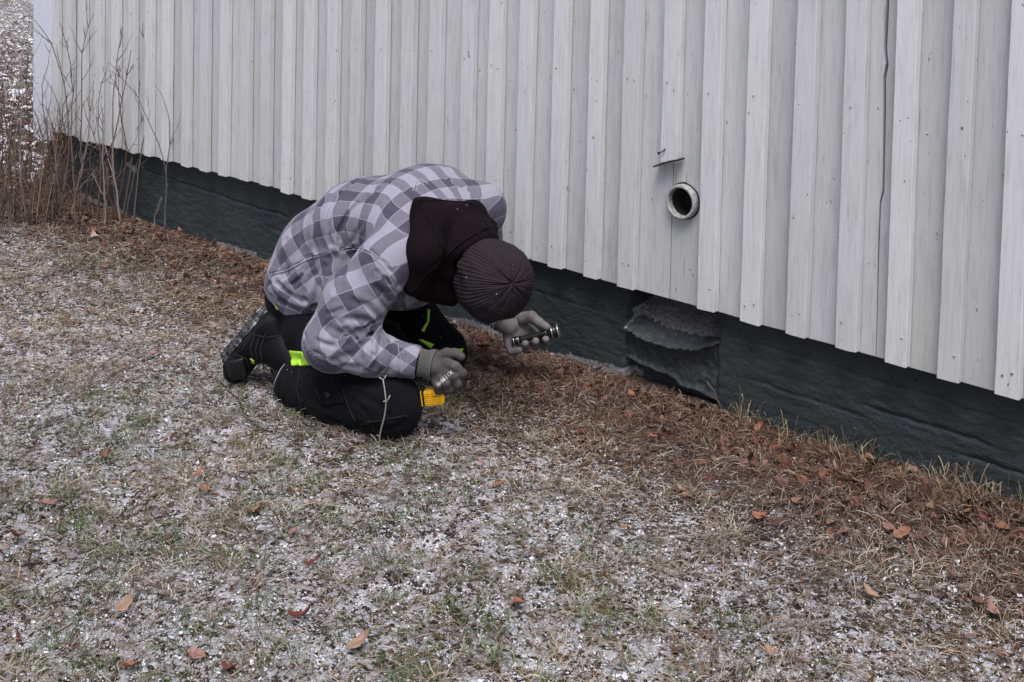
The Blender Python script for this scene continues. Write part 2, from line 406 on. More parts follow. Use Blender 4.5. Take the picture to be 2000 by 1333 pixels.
# foundation: a height field cast in rough forms, with the broken vent opening
fx_ = np.arange(-3.66, 3.41, 0.011); fz_ = np.concatenate([np.arange(-0.25, -0.06, 0.03), np.arange(-0.06, 0.385, 0.0048)])
fx_ = np.sort(np.concatenate([fx_[(fx_ < 0.33) | (fx_ > 0.78)], np.arange(0.33, 0.78, 0.0036)]))
FX, FZ = np.meshgrid(fx_, fz_, indexing='ij')
def found_depth(X, Z):
    d = 0.0020 * fbm(X * 9, Z * 36, seed=41, oct=4) + 0.003 * fbm(X * 30, Z * 60, seed=42, oct=3) + 0.004 * fbm(X * 2.0, Z * 6, seed=43, oct=2)
    # long form-board cracks
    for (xa, za, xb, zb, dp) in [(-2.75, 0.225, -1.5, 0.20, 0.007), (-1.6, 0.13, -0.9, 0.12, 0.004), (0.85, 0.13, 1.25, 0.118, 0.004), (1.25, 0.155, 1.62, 0.150, 0.008), (1.55, 0.10, 2.3, 0.09, 0.008), (0.8, 0.245, 1.7, 0.235, 0.003), (-0.4, 0.2, 0.3, 0.205, 0.003)]:
        zc = za + (zb - za) * (X - xa) / (xb - xa) + 0.006 * vnoise(X * 9, X * 0 + za * 50, seed=5) + 0.002 * vnoise(X * 60, X * 0, seed=6)
        inside = sstep(xa - 0.05, xa + 0.05, X) * (1 - sstep(xb - 0.05, xb + 0.05, X))
        d = d + dp * inside * np.exp(-((Z - zc) / 0.005) ** 2)
    return d
D = found_depth(FX, FZ)
raw = np.zeros_like(FX)
jag = 0.010 * fbm(FZ * 30, FZ * 0 + 3, seed=51, oct=3)
jag2 = 0.005 * fbm(FX * 30, FX * 0 + 7, seed=52, oct=3)
xl, xr = 0.382 + jag, 0.740 + jag * 0.8
inx = sstep(-0.006, 0.006, FX - xl) * (1 - sstep(-0.005, 0.005, FX - xr))
u = np.clip((FX - 0.385) / 0.355, 0, 1)
z_ledge_top = 0.247 - 0.012 * u + jag2                    # back edge of the sloping patch
z_ledge_front = 0.155 + 0.075 * (2 * u - 0.75) ** 2 * 0.5 - 0.01 * u + jag2 * 0.5   # curved front lip, the round vent sits behind it
slope = np.clip((FZ - z_ledge_front) / (z_ledge_top - z_ledge_front + 1e-6), 0, 1)
jz = 0.003 * fbm(FX * 22, FX * 0 + 4, seed=56, oct=2) + 0.0035 * fbm(FX * 45, FZ * 60, seed=57, oct=2)
zl = z_ledge_front + jz
zr = FZ - zl
up = np.clip((FZ - z_ledge_front) / (0.242 - 0.012 * u - z_ledge_front), 0, 1)
dn = np.where(zr >= 0, -0.030 + 0.028 * sstep(0, 0.022, zr) + 0.010 * np.sin(np.pi * np.clip(zr / 0.05, 0, 1)) + 0.105 * up ** 1.5, 0.010 + 0.006 * sstep(0.0, -0.03, zr))
dn = np.where(FZ > z_ledge_top, 0.16, dn)
blk_z = 0.062 - 0.050 * u + 0.010 * fbm(FX * 30, FX * 0, seed=58, oct=3)          # broken lower edge of the block
dn = dn + 0.030 * sstep(0.004, -0.004, FZ - blk_z) - 0.010 * np.exp(-((FZ - blk_z - 0.008) / 0.008) ** 2)
chips = np.clip(fbm(FX * 48, FZ * 52, seed=60, oct=3) - 0.12, 0, 1)
dn = dn + 0.0035 * fbm(FX * 70, FZ * 74, seed=55, oct=3) + 0.004 * vnoise(FX * 13, FZ * 15, seed=64) + 0.014 * chips
D = D * (1 - inx) + (D * 0.6 + dn) * inx
for xe, ww in ((xl, 0.005), (xr, 0.006)):
    D = D + 0.012 * np.exp(-((FX - xe) / ww) ** 2) * (FZ < 0.26)
raw = raw + 0.42 * inx * np.exp(-((zr - 0.002) / 0.007) ** 2) * (0.6 + 0.6 * vnoise(FX * 30, FX * 0, seed=63)) + inx * sstep(0.25, 0.75, slope) * (FZ < z_ledge_top + 0.01) * 1.1 * (0.55 + 0.6 * u) + 0.6 * inx * (1 - sstep(0, 0.06, u)) * (np.abs(FZ - 0.2) < 0.035)
base_raw = (1 - sstep(0.0, 0.028, FZ - gz(FX, FX * 0) - 0.018 * vnoise(FX * 6, FX * 0, seed=61)))
mask_raw = 0.8 * sstep(-0.2, 0.1, vnoise(FX * 2.2, FX * 0 + 2, seed=62)) * (FX < 0.42) + 0.5 * (np.abs(FX - 1.47) < 0.05) + 0.3 * sstep(-2.9, -2.2, -FX - 4.4)
raw = raw + base_raw * np.clip(mask_raw, 0, 1)
raw = raw + 1.1 * np.exp(-(((FX + 2.80) / 0.05) ** 2 + ((FZ - 0.225 - 0.25 * (-2.80 - FX)) / 0.013) ** 2)) + 1.2 * np.exp(-(((FX + 2.755) / 0.022) ** 2 + ((FZ - 0.213) / 0.018) ** 2)) + 0.9 * np.exp(-(((FX + 2.45) / 0.012) ** 2 + ((FZ - 0.185) / 0.010) ** 2)) + 0.9 * np.exp(-(((FX + 2.68) / 0.014) ** 2 + ((FZ - 0.235) / 0.012) ** 2))
FY = 0.045 + D
n1, n2 = FX.shape
ii, jj = np.meshgrid(np.arange(n1 - 1), np.arange(n2 - 1), indexing='ij')
FQ = np.stack([ii * n2 + jj, (ii + 1) * n2 + jj, (ii + 1) * n2 + jj + 1, ii * n2 + jj + 1], -1).reshape(-1, 4)
fme = mesh("foundation", np.stack([FX, FY, FZ], -1).reshape(-1, 3), FQ)
fattr(fme, "raw", raw.ravel()); fattr(fme, "patch", (inx * (FZ < z_ledge_top)).ravel())
link("foundation", fme, M_CONC, house)
b = Bag(); b.add(*boxm(-3.66, -3.63, 0.046, 6, -0.25, 0.37)); me = b.mesh("foundation_end", False); link("foundation_end", me, M_CONC, house)

# ------------------------------------------------------------------ vent pipe, drip strip, nails
M_PIPE = Mat("grey_painted_plastic", 0.5, (0.36, 0.36, 0.35))
v = M_PIPE.coords(); M_PIPE.col(M_PIPE.ramp(M_PIPE.noise(v, 90, 4, 0.7), [(0.35, (0.22, 0.215, 0.20)), (0.55, (0.40, 0.395, 0.38)), (0.7, (0.52, 0.51, 0.50))])); M_PIPE = M_PIPE.m
M_DARKM = Mat("dark_weathered_metal", 0.5, (0.03, 0.03, 0.033), metal=0.3).m
M_PIPE_IN = Mat("dark_pipe_inside", 0.9, (0.03, 0.028, 0.026)).m  # near-black colour of the pipe's inner face
prof = [(-0.024, 0.0455), (-0.026, 0.047), (-0.0262, 0.0525), (-0.024, 0.0550), (-0.014, 0.0556), (-0.006, 0.0553), (0.06, 0.0550), (0.30, 0.0550), (0.30, 0.0475), (0.0, 0.0470), (-0.024, 0.0455)]
V, Q, c = lathe(prof, 40); V = V[:, [1, 0, 2]]
pipe = link("vent_pipe", mesh("vent_pipe", V, Q[:, ::-1]), M_PIPE, house, loc=(PIPE[0], 0, PIPE[1]))
V, Q, c = lathe([(0.0, 0.0469), (0.29, 0.0469), (0.291, 0.0)], 40); V = V[:, [1, 0, 2]]
link("pipe_lining", mesh("pipe_lining", V, Q), M_PIPE_IN, pipe)
# dark ragged gasket where the boards were cut round the pipe
a = np.linspace(0, 2 * np.pi, 60); R0 = 0.0575 + 0.0018 * fbm(a * 3, a * 0, seed=71)
b = Bag(); b.tube(np.stack([R0 * np.cos(a), a * 0 + 0.0005, R0 * np.sin(a)], 1), 0.0026, 5)
link("pipe_gasket", b.mesh("pipe_gasket"), M_DARKM, pipe)
# small metal drip strip left under the cut batten, and the bent nail above it
b = Bag()
pts = np.array([(0.527, -0.031, 0.755), (0.56, -0.036, 0.770), (0.59, -0.038, 0.782), (0.628, -0.034, 0.793)])
for p, q in zip(pts[:-1], pts[1:]):
    V = []; 
    for s_ in (p, q):
        for dy, dz in ((0.030, 0.002), (-0.004, 0.0), (-0.004, -0.005), (0.030, -0.004)): V.append(s_ + (0, dy, dz))
    b.add(V, np.array([(0, 1, 5, 4), (1, 2, 6, 5), (2, 3, 7, 6), (3, 0, 4, 7), (0, 3, 2, 1), (4, 5, 6, 7)]))
strip = link("drip_strip", b.mesh("drip_strip", False), M_DARKM, house)
b = Bag(); b.tube([(0.570, -0.026, 0.818), (0.568, -0.034, 0.812), (0.560, -0.037, 0.806), (0.553, -0.038, 0.802)], 0.0022, 6)
b.tube([(0.553, -0.038, 0.802), (0.549, -0.040, 0.800)], 0.0048, 8)
link("bent_nail", b.mesh("bent_nail"), M_DARKM, house)

M_NAIL = Mat("painted_nail_head", 0.5, (0.42, 0.41, 0.41)).m
M_RUST = Mat("rusty_nail_head", 0.7, (0.22, 0.12, 0.05)).m
V, Q, c = lathe([(0, 0.0034), (0.0012, 0.0030), (0.0016, 0.0)], 8); nail_me = mesh("nail", V[:, [1, 0, 2]] * (1, -1, 1), Q)
nail_me.materials.append(M_NAIL)
rust_me = nail_me.copy(); rust_me.materials.clear(); rust_me.materials.append(M_RUST)
k = 0
for i, (xb, xt, zb) in enumerate(BAT[:34]):
    for z in (0.40 + 0.01 * math.sin(i * 5.1), 1.02 + 0.012 * math.sin(i * 2.3)):
        if i == 26 and z < 0.8: continue
        for fr in ((0.5,) if i < 18 else (0.28, 0.72)):
            if rng.random() < 0.4: continue
            link("nail", rust_me if (i * 7 + int(z * 10)) % 9 == 0 else nail_me, None, house, loc=(xb - BW * fr + rng.uniform(-0.004, 0.004), -BT - 0.0012, z + rng.uniform(-0.02, 0.02)))
for (x, z) in [(1.215, 1.20), (1.42, 0.98), (0.70, 1.0), (0.85, 0.42), (1.17, 0.45), (1.33, 0.43), (1.63, 0.9), (0.35, 1.11), (0.66, 0.44), (0.40, 0.9)]:
    link("nail", nail_me, None, house, loc=(x, 0.0008, z))

# ------------------------------------------------------------------ dry grass, needles, snow crumbs, leaves
def in_view_wedge(x, y, m=0.0):
    """True on the lawn the photograph covers (plus m metres)"""
    return (y < -0.0) & (y > -3.25 + (2.83 - x) * 0.4646 - m) & (y > -0.75 - (2.05 - x) * 1.02 - m * 1.4 - 0.0)

def blades(P, ang, ln, wd, rise, base_h, curve, col, up=0.0, segs=3):
    """thin bent ribbons lying on the ground; P (n,2)"""
    n = len(P); k = np.arange(segs + 1) / segs
    s = k[None, :] - 0.5 * (1 - up)                         # lying blades are centred on P, standing ones rooted at it
    th = ang[:, None] + curve[:, None] * (k[None, :] - 0.5)
    dx = np.cos(th); dy = np.sin(th)
    hor = ln[:, None] * np.cos(rise)[:, None]
    X = P[:, 0:1] + np.cumsum(np.concatenate([np.zeros((n, 1)), dx[:, :-1] * hor / segs], 1), 1) - (0.5 * (1 - up)) * hor * np.cos(ang)[:, None]
    Y = P[:, 1:2] + np.cumsum(np.concatenate([np.zeros((n, 1)), dy[:, :-1] * hor / segs], 1), 1) - (0.5 * (1 - up)) * hor * np.sin(ang)[:, None]
    Z = gz(P[:, 0], P[:, 1])[:, None] + base_h[:, None] + (ln * np.sin(rise))[:, None] * np.sin(k * (np.pi * (0.9 if not up else 0.62)))[None, :]
    nx_, ny_ = -np.sin(th), np.cos(th)
    w = wd[:, None] * np.array([0.8] + [1.0] * (segs - 1) + [0.25])[None, :] * 0.5
    tilt = rng.uniform(-0.6, 0.6, (n, 1))
    L = np.stack([X + nx_ * w, Y + ny_ * w, Z + w * tilt], -1); R_ = np.stack([X - nx_ * w, Y - ny_ * w, Z - w * tilt], -1)
    V = np.stack([L, R_], 2).reshape(n, (segs + 1) * 2, 3)
    q = np.array([(2 * j, 2 * j + 1, 2 * j + 3, 2 * j + 2) for j in range(segs)])
    F = (q[None] + (np.arange(n) * (segs + 1) * 2)[:, None, None]).reshape(-1, 4)
    C = np.repeat(col, (segs + 1) * 2, axis=0)
    return V.reshape(-1, 3), F, C

def blade_mat(name, rough=0.75):
    m = Mat(name, rough, spec=0.25); m.col(m.attr("col", "Color")); return m.m
M_STRAW = blade_mat("dry_straw"); M_GREEN = blade_mat("green_blades"); M_NEEDLE = blade_mat("brown_needles")

def scatter(n, x0, x1, y0, y1, margin, dens=None):
    P = rng.uniform((x0, y0), (x1, y1), (n, 2))
    k = in_view_wedge(P[:, 0], P[:, 1], margin)
    P = P[k]
    d = np.hypot(P[:, 0] - CAM[0], P[:, 1] - CAM[1])
    keep = rng.random(len(P)) < np.clip((4.2 / d) ** 1.3, 0, 1)
    P = P[keep]
    if dens is not None: P = P[rng.random(len(P)) < dens(P[:, 0], P[:, 1])]
    return P

PAL = np.array([(0.36, 0.28, 0.21), (0.20, 0.135, 0.10), (0.11, 0.07, 0.052), (0.44, 0.38, 0.32), (0.25, 0.19, 0.155), (0.56, 0.48, 0.39), (0.045, 0.03, 0.025), (0.20, 0.105, 0.075)])
def colors(P, near_wall_red=True):
    n = len(P); red = (1 - sstep(0.1, 0.75, -P[:, 1] + 0.10 * fbm(P[:, 0] * 3, P[:, 1] * 3, seed=81))) if near_wall_red else np.zeros(n)
    pw = np.array([0.20, 0.19, 0.15, 0.15, 0.12, 0.09, 0.06, 0.04])
    idx = rng.choice(8, n, p=pw)
    c = PAL[idx].copy()
    r = rng.random(n) < red * 0.45
    c[r] = np.array([(0.17, 0.085, 0.06), (0.11, 0.055, 0.04), (0.24, 0.135, 0.095)])[rng.integers(0, 3, r.sum())]
    clump = 0.72 + 0.5 * (0.5 + 0.5 * vnoise(P[:, 0] * 9, P[:, 1] * 9, seed=83))
    yel = sstep(0.1, 0.7, vnoise(P[:, 0] * 1.7, P[:, 1] * 1.7, seed=84))[:, None]
    c = c * (1 + yel * np.array([0.12, 0.05, -0.08]))
    return 0.74 * c * clump[:, None] * rng.uniform(0.7, 1.25, (n, 1))

# matted straw
P = scatter(330000, -4.6, 2.9, -3.1, 0.02, 0.55, lambda x, y: np.clip(0.66 - 0.6 * snowmask(x, y) - 0.75 * fbm(x * 42, y * 42, seed=301, oct=2), 0.20, 1.0))
n = len(P); d = np.hypot(P[:, 0] - CAM[0], P[:, 1] - CAM[1])
flow = np.pi * 2.2 * fbm(P[:, 0] * 2.6, P[:, 1] * 2.6, seed=91, oct=2)
ang = flow + rng.normal(0, 0.75, n)
ln = rng.uniform(0.018, 0.075, n); wd = rng.uniform(0.0008, 0.0019, n) * np.clip(d / 4.2, 1, 2)
V, F, C_ = blades(P, ang, ln, wd, rng.uniform(0.02, 0.30, n), rng.uniform(0.001, 0.014, n), rng.normal(0, 1.0, n), colors(P))
link("dry_grass", mesh("dry_grass", V, F, False, C_), M_STRAW, kind="stuff")
print("straw", n)
# rusty needles blown against the foundation
P = scatter(60000, -4.2, 2.7, -0.75, 0.04, 0.6, lambda x, y: np.clip(1.05 - (-y) / (0.34 + 0.22 * fbm(x * 1.3, y * 0, seed=95) + 0.10 * sstep(-0.8, 0.6, x)), 0, 1))
n = len(P)
nc = np.array([(0.13, 0.062, 0.042), (0.085, 0.038, 0.027), (0.20, 0.115, 0.075), (0.06, 0.032, 0.024), (0.27, 0.19, 0.14)])[rng.integers(0, 5, n)] * rng.uniform(0.7, 1.2, (n, 1))
V, F, C_ = blades(P, rng.uniform(0, 2 * np.pi, n), rng.uniform(0.02, 0.06, n), rng.uniform(0.0010, 0.0020, n), rng.uniform(0, 0.35, n), rng.uniform(0.002, 0.02, n), rng.normal(0, 0.4, n), nc)
link("pine_needles", mesh("pine_needles", V, F, False, C_), M_NEEDLE, kind="stuff")
print("needles", n)
# upright tufts: straw clumps dotted over the lawn and a fringe along the foundation
TP = []; TH = []; TC = []; TA = []; TR = []
def tuft(cx, cy, k, h0, h1, spread, pal, lean=0.75):
    r = spread * np.sqrt(rng.random(k)); a = rng.uniform(0, 2 * np.pi, k)
    TP.append(np.stack([cx + r * np.cos(a), np.minimum(cy + r * np.sin(a), 0.035)], 1)); TH.append(rng.uniform(h0, h1, k))
    TA.append(a + rng.normal(0, 0.8, k)); TR.append(rng.uniform(lean - 0.45, lean + 0.45, k))
    TC.append(np.array(pal)[rng.integers(0, len(pal), k)] * rng.uniform(0.7, 1.2, (k, 1)))
STR = [(0.36, 0.29, 0.20), (0.27, 0.20, 0.14), (0.42, 0.36, 0.27), (0.17, 0.12, 0.085)]
RED = [(0.20, 0.13, 0.085), (0.14, 0.08, 0.05), (0.33, 0.26, 0.18), (0.09, 0.055, 0.038)]
GRN = [(0.055, 0.11, 0.03), (0.09, 0.15, 0.045), (0.19, 0.22, 0.10), (0.035, 0.065, 0.022)]
for k in range(1500):
    x, y = rng.uniform(-4, 2.7), rng.uniform(-2.9, -0.05)
    if not in_view_wedge(np.array([x]), np.array([y]), 0.4)[0]: continue
    if y > -0.4 and rng.random() < 0.65: continue
    tuft(x, y, int(rng.integers(14, 40)), 0.02, 0.060, 0.035, STR if -y > 0.35 else RED, 0.30)
for k in range(70):
    x = rng.uniform(-3.4, 2.6); tuft(x, rng.uniform(-0.10, 0.02), int(rng.integers(8, 20)), 0.02, 0.065 if x > 0.7 else 0.045, 0.05, RED, 0.6)
for (x, y, k, h) in [(0.86, -0.01, 30, 0.13), (0.93, 0.0, 14, 0.10), (1.06, -0.03, 24, 0.08), (1.20, -0.05, 45, 0.10), (1.28, -0.04, 35, 0.11), (1.36, -0.06, 26, 0.08), (1.50, -0.05, 55, 0.11), (1.58, -0.06, 50, 0.12), (1.64, -0.05, 40, 0.10), (1.45, -0.12, 30, 0.08), (1.75, -0.08, 30, 0.09), (-0.2, -0.05, 40, 0.06), (0.2, -0.35, 60, 0.06), (0.32, -0.5, 50, 0.07)]:
    tuft(x, y, k, h * 0.45, h, 0.06, RED + [(0.42, 0.33, 0.20)], 0.8)
P = np.concatenate(TP); n = len(P)
V, F, C_ = blades(P, np.concatenate(TA), np.concatenate(TH), rng.uniform(0.0010, 0.0019, n), np.concatenate(TR), np.full(n, 0.003), rng.normal(0, 1.0, n), np.concatenate(TC), up=1.0, segs=4)
link("straw_tufts", mesh("straw_tufts", V, F, False, C_), M_STRAW, kind="stuff")
TP, TH, TC, TA, TR = [], [], [], [], []
for k in range(2000):
    x, y = rng.uniform(-3.2, 2.2), rng.uniform(-2.7, -0.4)
    if not in_view_wedge(np.array([x]), np.array([y]), 0.4)[0]: continue
    gq = vnoise(np.array([x * 2.0]), np.array([y * 2.0]), seed=97)[0] + (0.85 if y < -0.95 and -0.4 < x < 1.7 else -0.45)
    if gq < 0.0: continue
    tuft(x, y, int(rng.integers(16, 48)), 0.012, 0.034, 0.04, GRN, 0.6)
for x in np.linspace(0.8, 2.3, 30): tuft(x + rng.uniform(-0.06, 0.06), 0.02, int(rng.integers(2, 16)), 0.02, 0.06, 0.04, GRN + [(0.2, 0.18, 0.10), (0.24, 0.19, 0.12)], 0.9)
P = np.concatenate(TP); n = len(P)
V, F, C_ = blades(P, np.concatenate(TA), np.concatenate(TH), rng.uniform(0.0010, 0.0020, n), np.concatenate(TR), np.full(n, 0.003), rng.normal(0, 1.0, n), np.concatenate(TC), up=1.0, segs=3)
link("green_grass", mesh("green_grass", V, F, False, C_), M_GREEN, kind="stuff")

# snow: thin ragged flakes of frost caught between and on the blades
ms = Mat("granular_snow", 0.55, (0.66, 0.67, 0.74), spec=0.4); v = ms.coords(); ms.col(ms.ramp(ms.noise(v, 25, 3), [(0.3, (0.56, 0.55, 0.58)), (0.6, (0.80, 0.80, 0.84))])); M_SNOW = ms.m
def flakes(P, r, h):
    n = len(P); a = rng.uniform(0, 2 * np.pi, (n, 1)) + np.arange(5)[None] * 1.257 + rng.uniform(-0.4, 0.4, (n, 5)); q = r[:, None] * rng.uniform(0.45, 1.35, (n, 5))
    tx, ty = rng.normal(0, 0.35, (2, n, 1))
    X = np.cos(a) * q; Y = np.sin(a) * q; Z = X * tx + Y * ty
    V = np.stack([X + P[:, :1], Y + P[:, 1:2], Z + (gz(P[:, 0], P[:, 1]) + h)[:, None]], -1)
    top = V.mean(1, keepdims=True) + np.array([0, 0, 1.0]) * (r * 0.3)[:, None, None]
    V = np.concatenate([V, top], 1).reshape(-1, 3)
    F = (np.array([(k, (k + 1) % 5, 5) for k in range(5)])[None] + (np.arange(n) * 6)[:, None, None]).reshape(-1, 3)
    return V, F
P = scatter(420000, -4.6, 2.9, -3.1, -0.05, 0.5, lambda x, y: np.clip(0.38 + 1.0 * snowmask(x, y) + 1.2 * fbm(x * 42, y * 42, seed=301, oct=2), 0.0, 1.0))
n = len(P); V, F = flakes(P, rng.uniform(0.0010, 0.0034, n) * np.where(rng.random(n) < 0.10, 1.7, 1), rng.uniform(0.001, 0.011, n))
link("snow_flakes", mesh("snow_flakes", V, F, False), M_SNOW, kind="stuff")
print("flakes", n)
# coarser grass and snow on the ground beyond the corner of the house
P = rng.uniform((-26, -1.5), (-3.9, 9), (52000, 2)); P = P[(P[:, 1] < 0.36 * (-P[:, 0]) + 0.2) & (P[:, 1] > 0.34 * (-P[:, 0] - 5.3) - 1.8)]
n = len(P); P0 = P; cc = PAL[rng.choice(8, n)] * rng.uniform(0.6, 1.15, (n, 1))
V, F, C_ = blades(P, rng.uniform(0, 6.28, n), rng.uniform(0.08, 0.25, n), rng.uniform(0.003, 0.008, n), rng.uniform(0.05, 0.5, n), rng.uniform(0, 0.03, n), rng.normal(0, 1, n), cc)
link("far_dry_grass", mesh("far_dry_grass", V, F, False, C_), M_STRAW, kind="stuff")
P = P0[rng.random(len(P0)) < 0.6]; P = np.concatenate([P + rng.normal(0, .25, P.shape) for _ in range(1)])
V, F = flakes(P, rng.uniform(0.010, 0.035, len(P)), rng.uniform(0.0, 0.03, len(P)))
link("far_snow_flakes", mesh("far_snow_flakes", V, F, False), M_SNOW, kind="stuff")

# ------------------------------------------------------------------ person: tools
ORG = np.array([0.19372778, -0.8436763, 0.0]); RZ = math.atan2(0.67571332, 0.73716451)
AX = np.array([math.cos(RZ), math.sin(RZ), 0]); AY = np.array([-math.sin(RZ), math.cos(RZ), 0]); AZ = np.array([0, 0, 1.0])
RL = np.stack([AX, AY, AZ])                                # world -> figure frame (x to the figure's front, y towards the wall)
CL = RL @ (CAM - ORG)
def sight(px, py):
    px = np.asarray(px, float); py = np.asarray(py, float)
    d = CF + np.multiply.outer((px - 1000) / 2400, CR) - np.multiply.outer((py + 45.347) / 2400, CU)
    return (d @ RL.T) / np.linalg.norm(d, axis=-1, keepdims=True)
def L(px, py, a):
    d = sight(px, py); return CL + d * ((a - CL[1]) / d[..., 1])[..., None] if np.ndim(px) else CL + d * (a - CL[1]) / d[1]

def unit(v): v = np.asarray(v, float); return v / np.linalg.norm(v)
def frame(e1, e3):
    e1 = unit(e1); e3 = np.asarray(e3, float); e3 = unit(e3 - e1 * (e3 @ e1)); return np.stack([e1, np.cross(e3, e1), e3])

def s_ell(c, M, r):
    c = np.asarray(c); r = np.asarray(r, float)
    def f(P):
        q = (P - c) @ M.T; k0 = np.linalg.norm(q / r, axis=1); k1 = np.linalg.norm(q / (r * r), axis=1) + 1e-9
        return k0 * (k0 - 1) / k1
    return f
def s_cone(a, b, ra, rb):
    a = np.asarray(a); b = np.asarray(b); ab = b - a; l2 = ab @ ab
    def f(P):
        h = np.clip(((P - a) @ ab) / l2, 0, 1); return np.linalg.norm(P - a - h[:, None] * ab, axis=1) - (ra + (rb - ra) * h)
    return f
def s_chain(pts, rad, k=0.0):
    fs = [s_cone(pts[i], pts[i + 1], rad[i], rad[i + 1]) for i in range(len(pts) - 1)]
    def f(P):
        d = fs[0](P)
        for g in fs[1:]: d = smin(d, g(P), k) if k else np.minimum(d, g(P))
        return d
    return f
def smin(a, b, k):
    h = np.clip(0.5 + 0.5 * (b - a) / k, 0, 1); return b * (1 - h) + a * h - k * h * (1 - h)
def smax(a, b, k): return -smin(-a, -b, k)
def s_union(fs, k=0.03):
    def f(P):
        d = fs[0](P)
        for g in fs[1:]: d = smin(d, g(P), k)
        return d
    return f
def s_plane(p, n):
    n = unit(n); p = np.asarray(p)
    return lambda P: (P - p) @ n
def seg_dist(P, pts):
    d = np.full(len(P), 1e9)
    for a, b in zip(pts[:-1], pts[1:]):
        ab = b - a; h = np.clip(((P - a) @ ab) / (ab @ ab), 0, 1)
        d = np.minimum(d, np.linalg.norm(P - a - h[:, None] * ab, axis=1))
    return d

def hit(f, px, py, tmax=6.5, t0=2.6):
    """first point on the surface of f along the line of sight"""
    px = np.atleast_1d(np.asarray(px, float)); py = np.atleast_1d(np.asarray(py, float))
    d = sight(px, py); t = np.full(len(px), t0)
    for _ in range(90):
        v = f(CL + d * t[:, None]); t = np.minimum(t + v * 0.8, tmax)
    return CL + d * t[:, None]
def grad(f, P, e=0.002):
    g = np.stack([f(P + np.eye(3)[k] * e) - f(P - np.eye(3)[k] * e) for k in range(3)], 1)
    return g / (np.linalg.norm(g, axis=1)[:, None] + 1e-9)

def nets(f, lo, hi, h, detail=None):
    """surface nets of f<0 on a grid of step h; detail(P, d) refines near the surface"""
    lo = np.asarray(lo, float); hi = np.asarray(hi, float); H = 4
    nc = np.ceil((hi - lo) / (h * H)).astype(int) + 1
    cg = np.stack(np.meshgrid(*[lo[k] + np.arange(nc[k]) * h * H for k in range(3)], indexing='ij'), -1)
    cd_ = f(cg.reshape(-1, 3)).reshape(nc)
    near = np.abs(cd_) < h * H * 1.9
    n = (nc - 1) * H + 1
    idx = [np.minimum(np.round(np.arange(n[k]) / H).astype(int), nc[k] - 1) for k in range(3)]
    D_ = cd_[np.ix_(*idx)].copy(); m = near[np.ix_(*idx)]
    I = np.argwhere(m); P = lo + I * h
    d = f(P)
    if detail is not None: d = detail(P, d)
    D_[m] = d
    s = D_ < 0
    c = [s[:-1, :-1, :-1], s[1:, :-1, :-1], s[:-1, 1:, :-1], s[1:, 1:, :-1], s[:-1, :-1, 1:], s[1:, :-1, 1:], s[:-1, 1:, 1:], s[1:, 1:, 1:]]
    cnt = sum(x.astype(np.int8) for x in c); act = (cnt > 0) & (cnt < 8)
    vid = np.full(act.shape, -1, np.int64); A = np.argwhere(act); vid[act] = np.arange(len(A))
    acc = np.zeros((len(A), 3)); w = np.zeros(len(A))
    offs = np.array([(i & 1, (i >> 1) & 1, (i >> 2) & 1) for i in range(8)])
    vals = [D_[A[:, 0] + o[0], A[:, 1] + o[1], A[:, 2] + o[2]] for o in offs]
    for i in range(8):
        for b_ in (1, 2, 4):
            j = i | b_
            if j == i: continue
            va, vb = vals[i], vals[j]; cr = (va < 0) != (vb < 0)
            t = np.where(cr, va / (va - vb + 1e-12), 0)
            acc += cr[:, None] * (offs[i] + t[:, None] * (offs[j] - offs[i])); w += cr
    V = lo + (A + acc / w[:, None]) * h
    Fs = []
    for ax in range(3):
        u_, v_ = (ax + 1) % 3, (ax + 2) % 3
        sl0 = [slice(None)] * 3; sl1 = [slice(None)] * 3; sl0[ax] = slice(0, -1); sl1[ax] = slice(1, None)
        a_, b_ = s[tuple(sl0)], s[tuple(sl1)]
        E_ = np.argwhere(a_ != b_); E_ = E_[(E_[:, u_] > 0) & (E_[:, v_] > 0) & (E_[:, u_] < vid.shape[u_]) & (E_[:, v_] < vid.shape[v_]) & (E_[:, ax] < vid.shape[ax])]
        inside = a_[E_[:, 0], E_[:, 1], E_[:, 2]]
        def at(du, dv):
            q = E_.copy(); q[:, u_] -= du; q[:, v_] -= dv; return vid[q[:, 0], q[:, 1], q[:, 2]]
        q = np.stack([at(1, 1), at(0, 1), at(0, 0), at(1, 0)], 1)
        q[~inside] = q[~inside][:, ::-1]
        Fs.append(q)
    F = np.concatenate(Fs); F = F[(F >= 0).all(1)]
    return V, F

def relax(V, F, it=2, lam=0.5):
    for _ in range(it):
        S_ = np.zeros_like(V); c_ = np.zeros(len(V))
        for a_, b_ in ((0, 1), (1, 2), (2, 3), (3, 0)):
            np.add.at(S_, F[:, a_], V[F[:, b_]]); np.add.at(S_, F[:, b_], V[F[:, a_]])
            np.add.at(c_, F[:, a_], 1); np.add.at(c_, F[:, b_], 1)
        V = V + lam * (S_ / np.maximum(c_, 1)[:, None] - V)
    return V

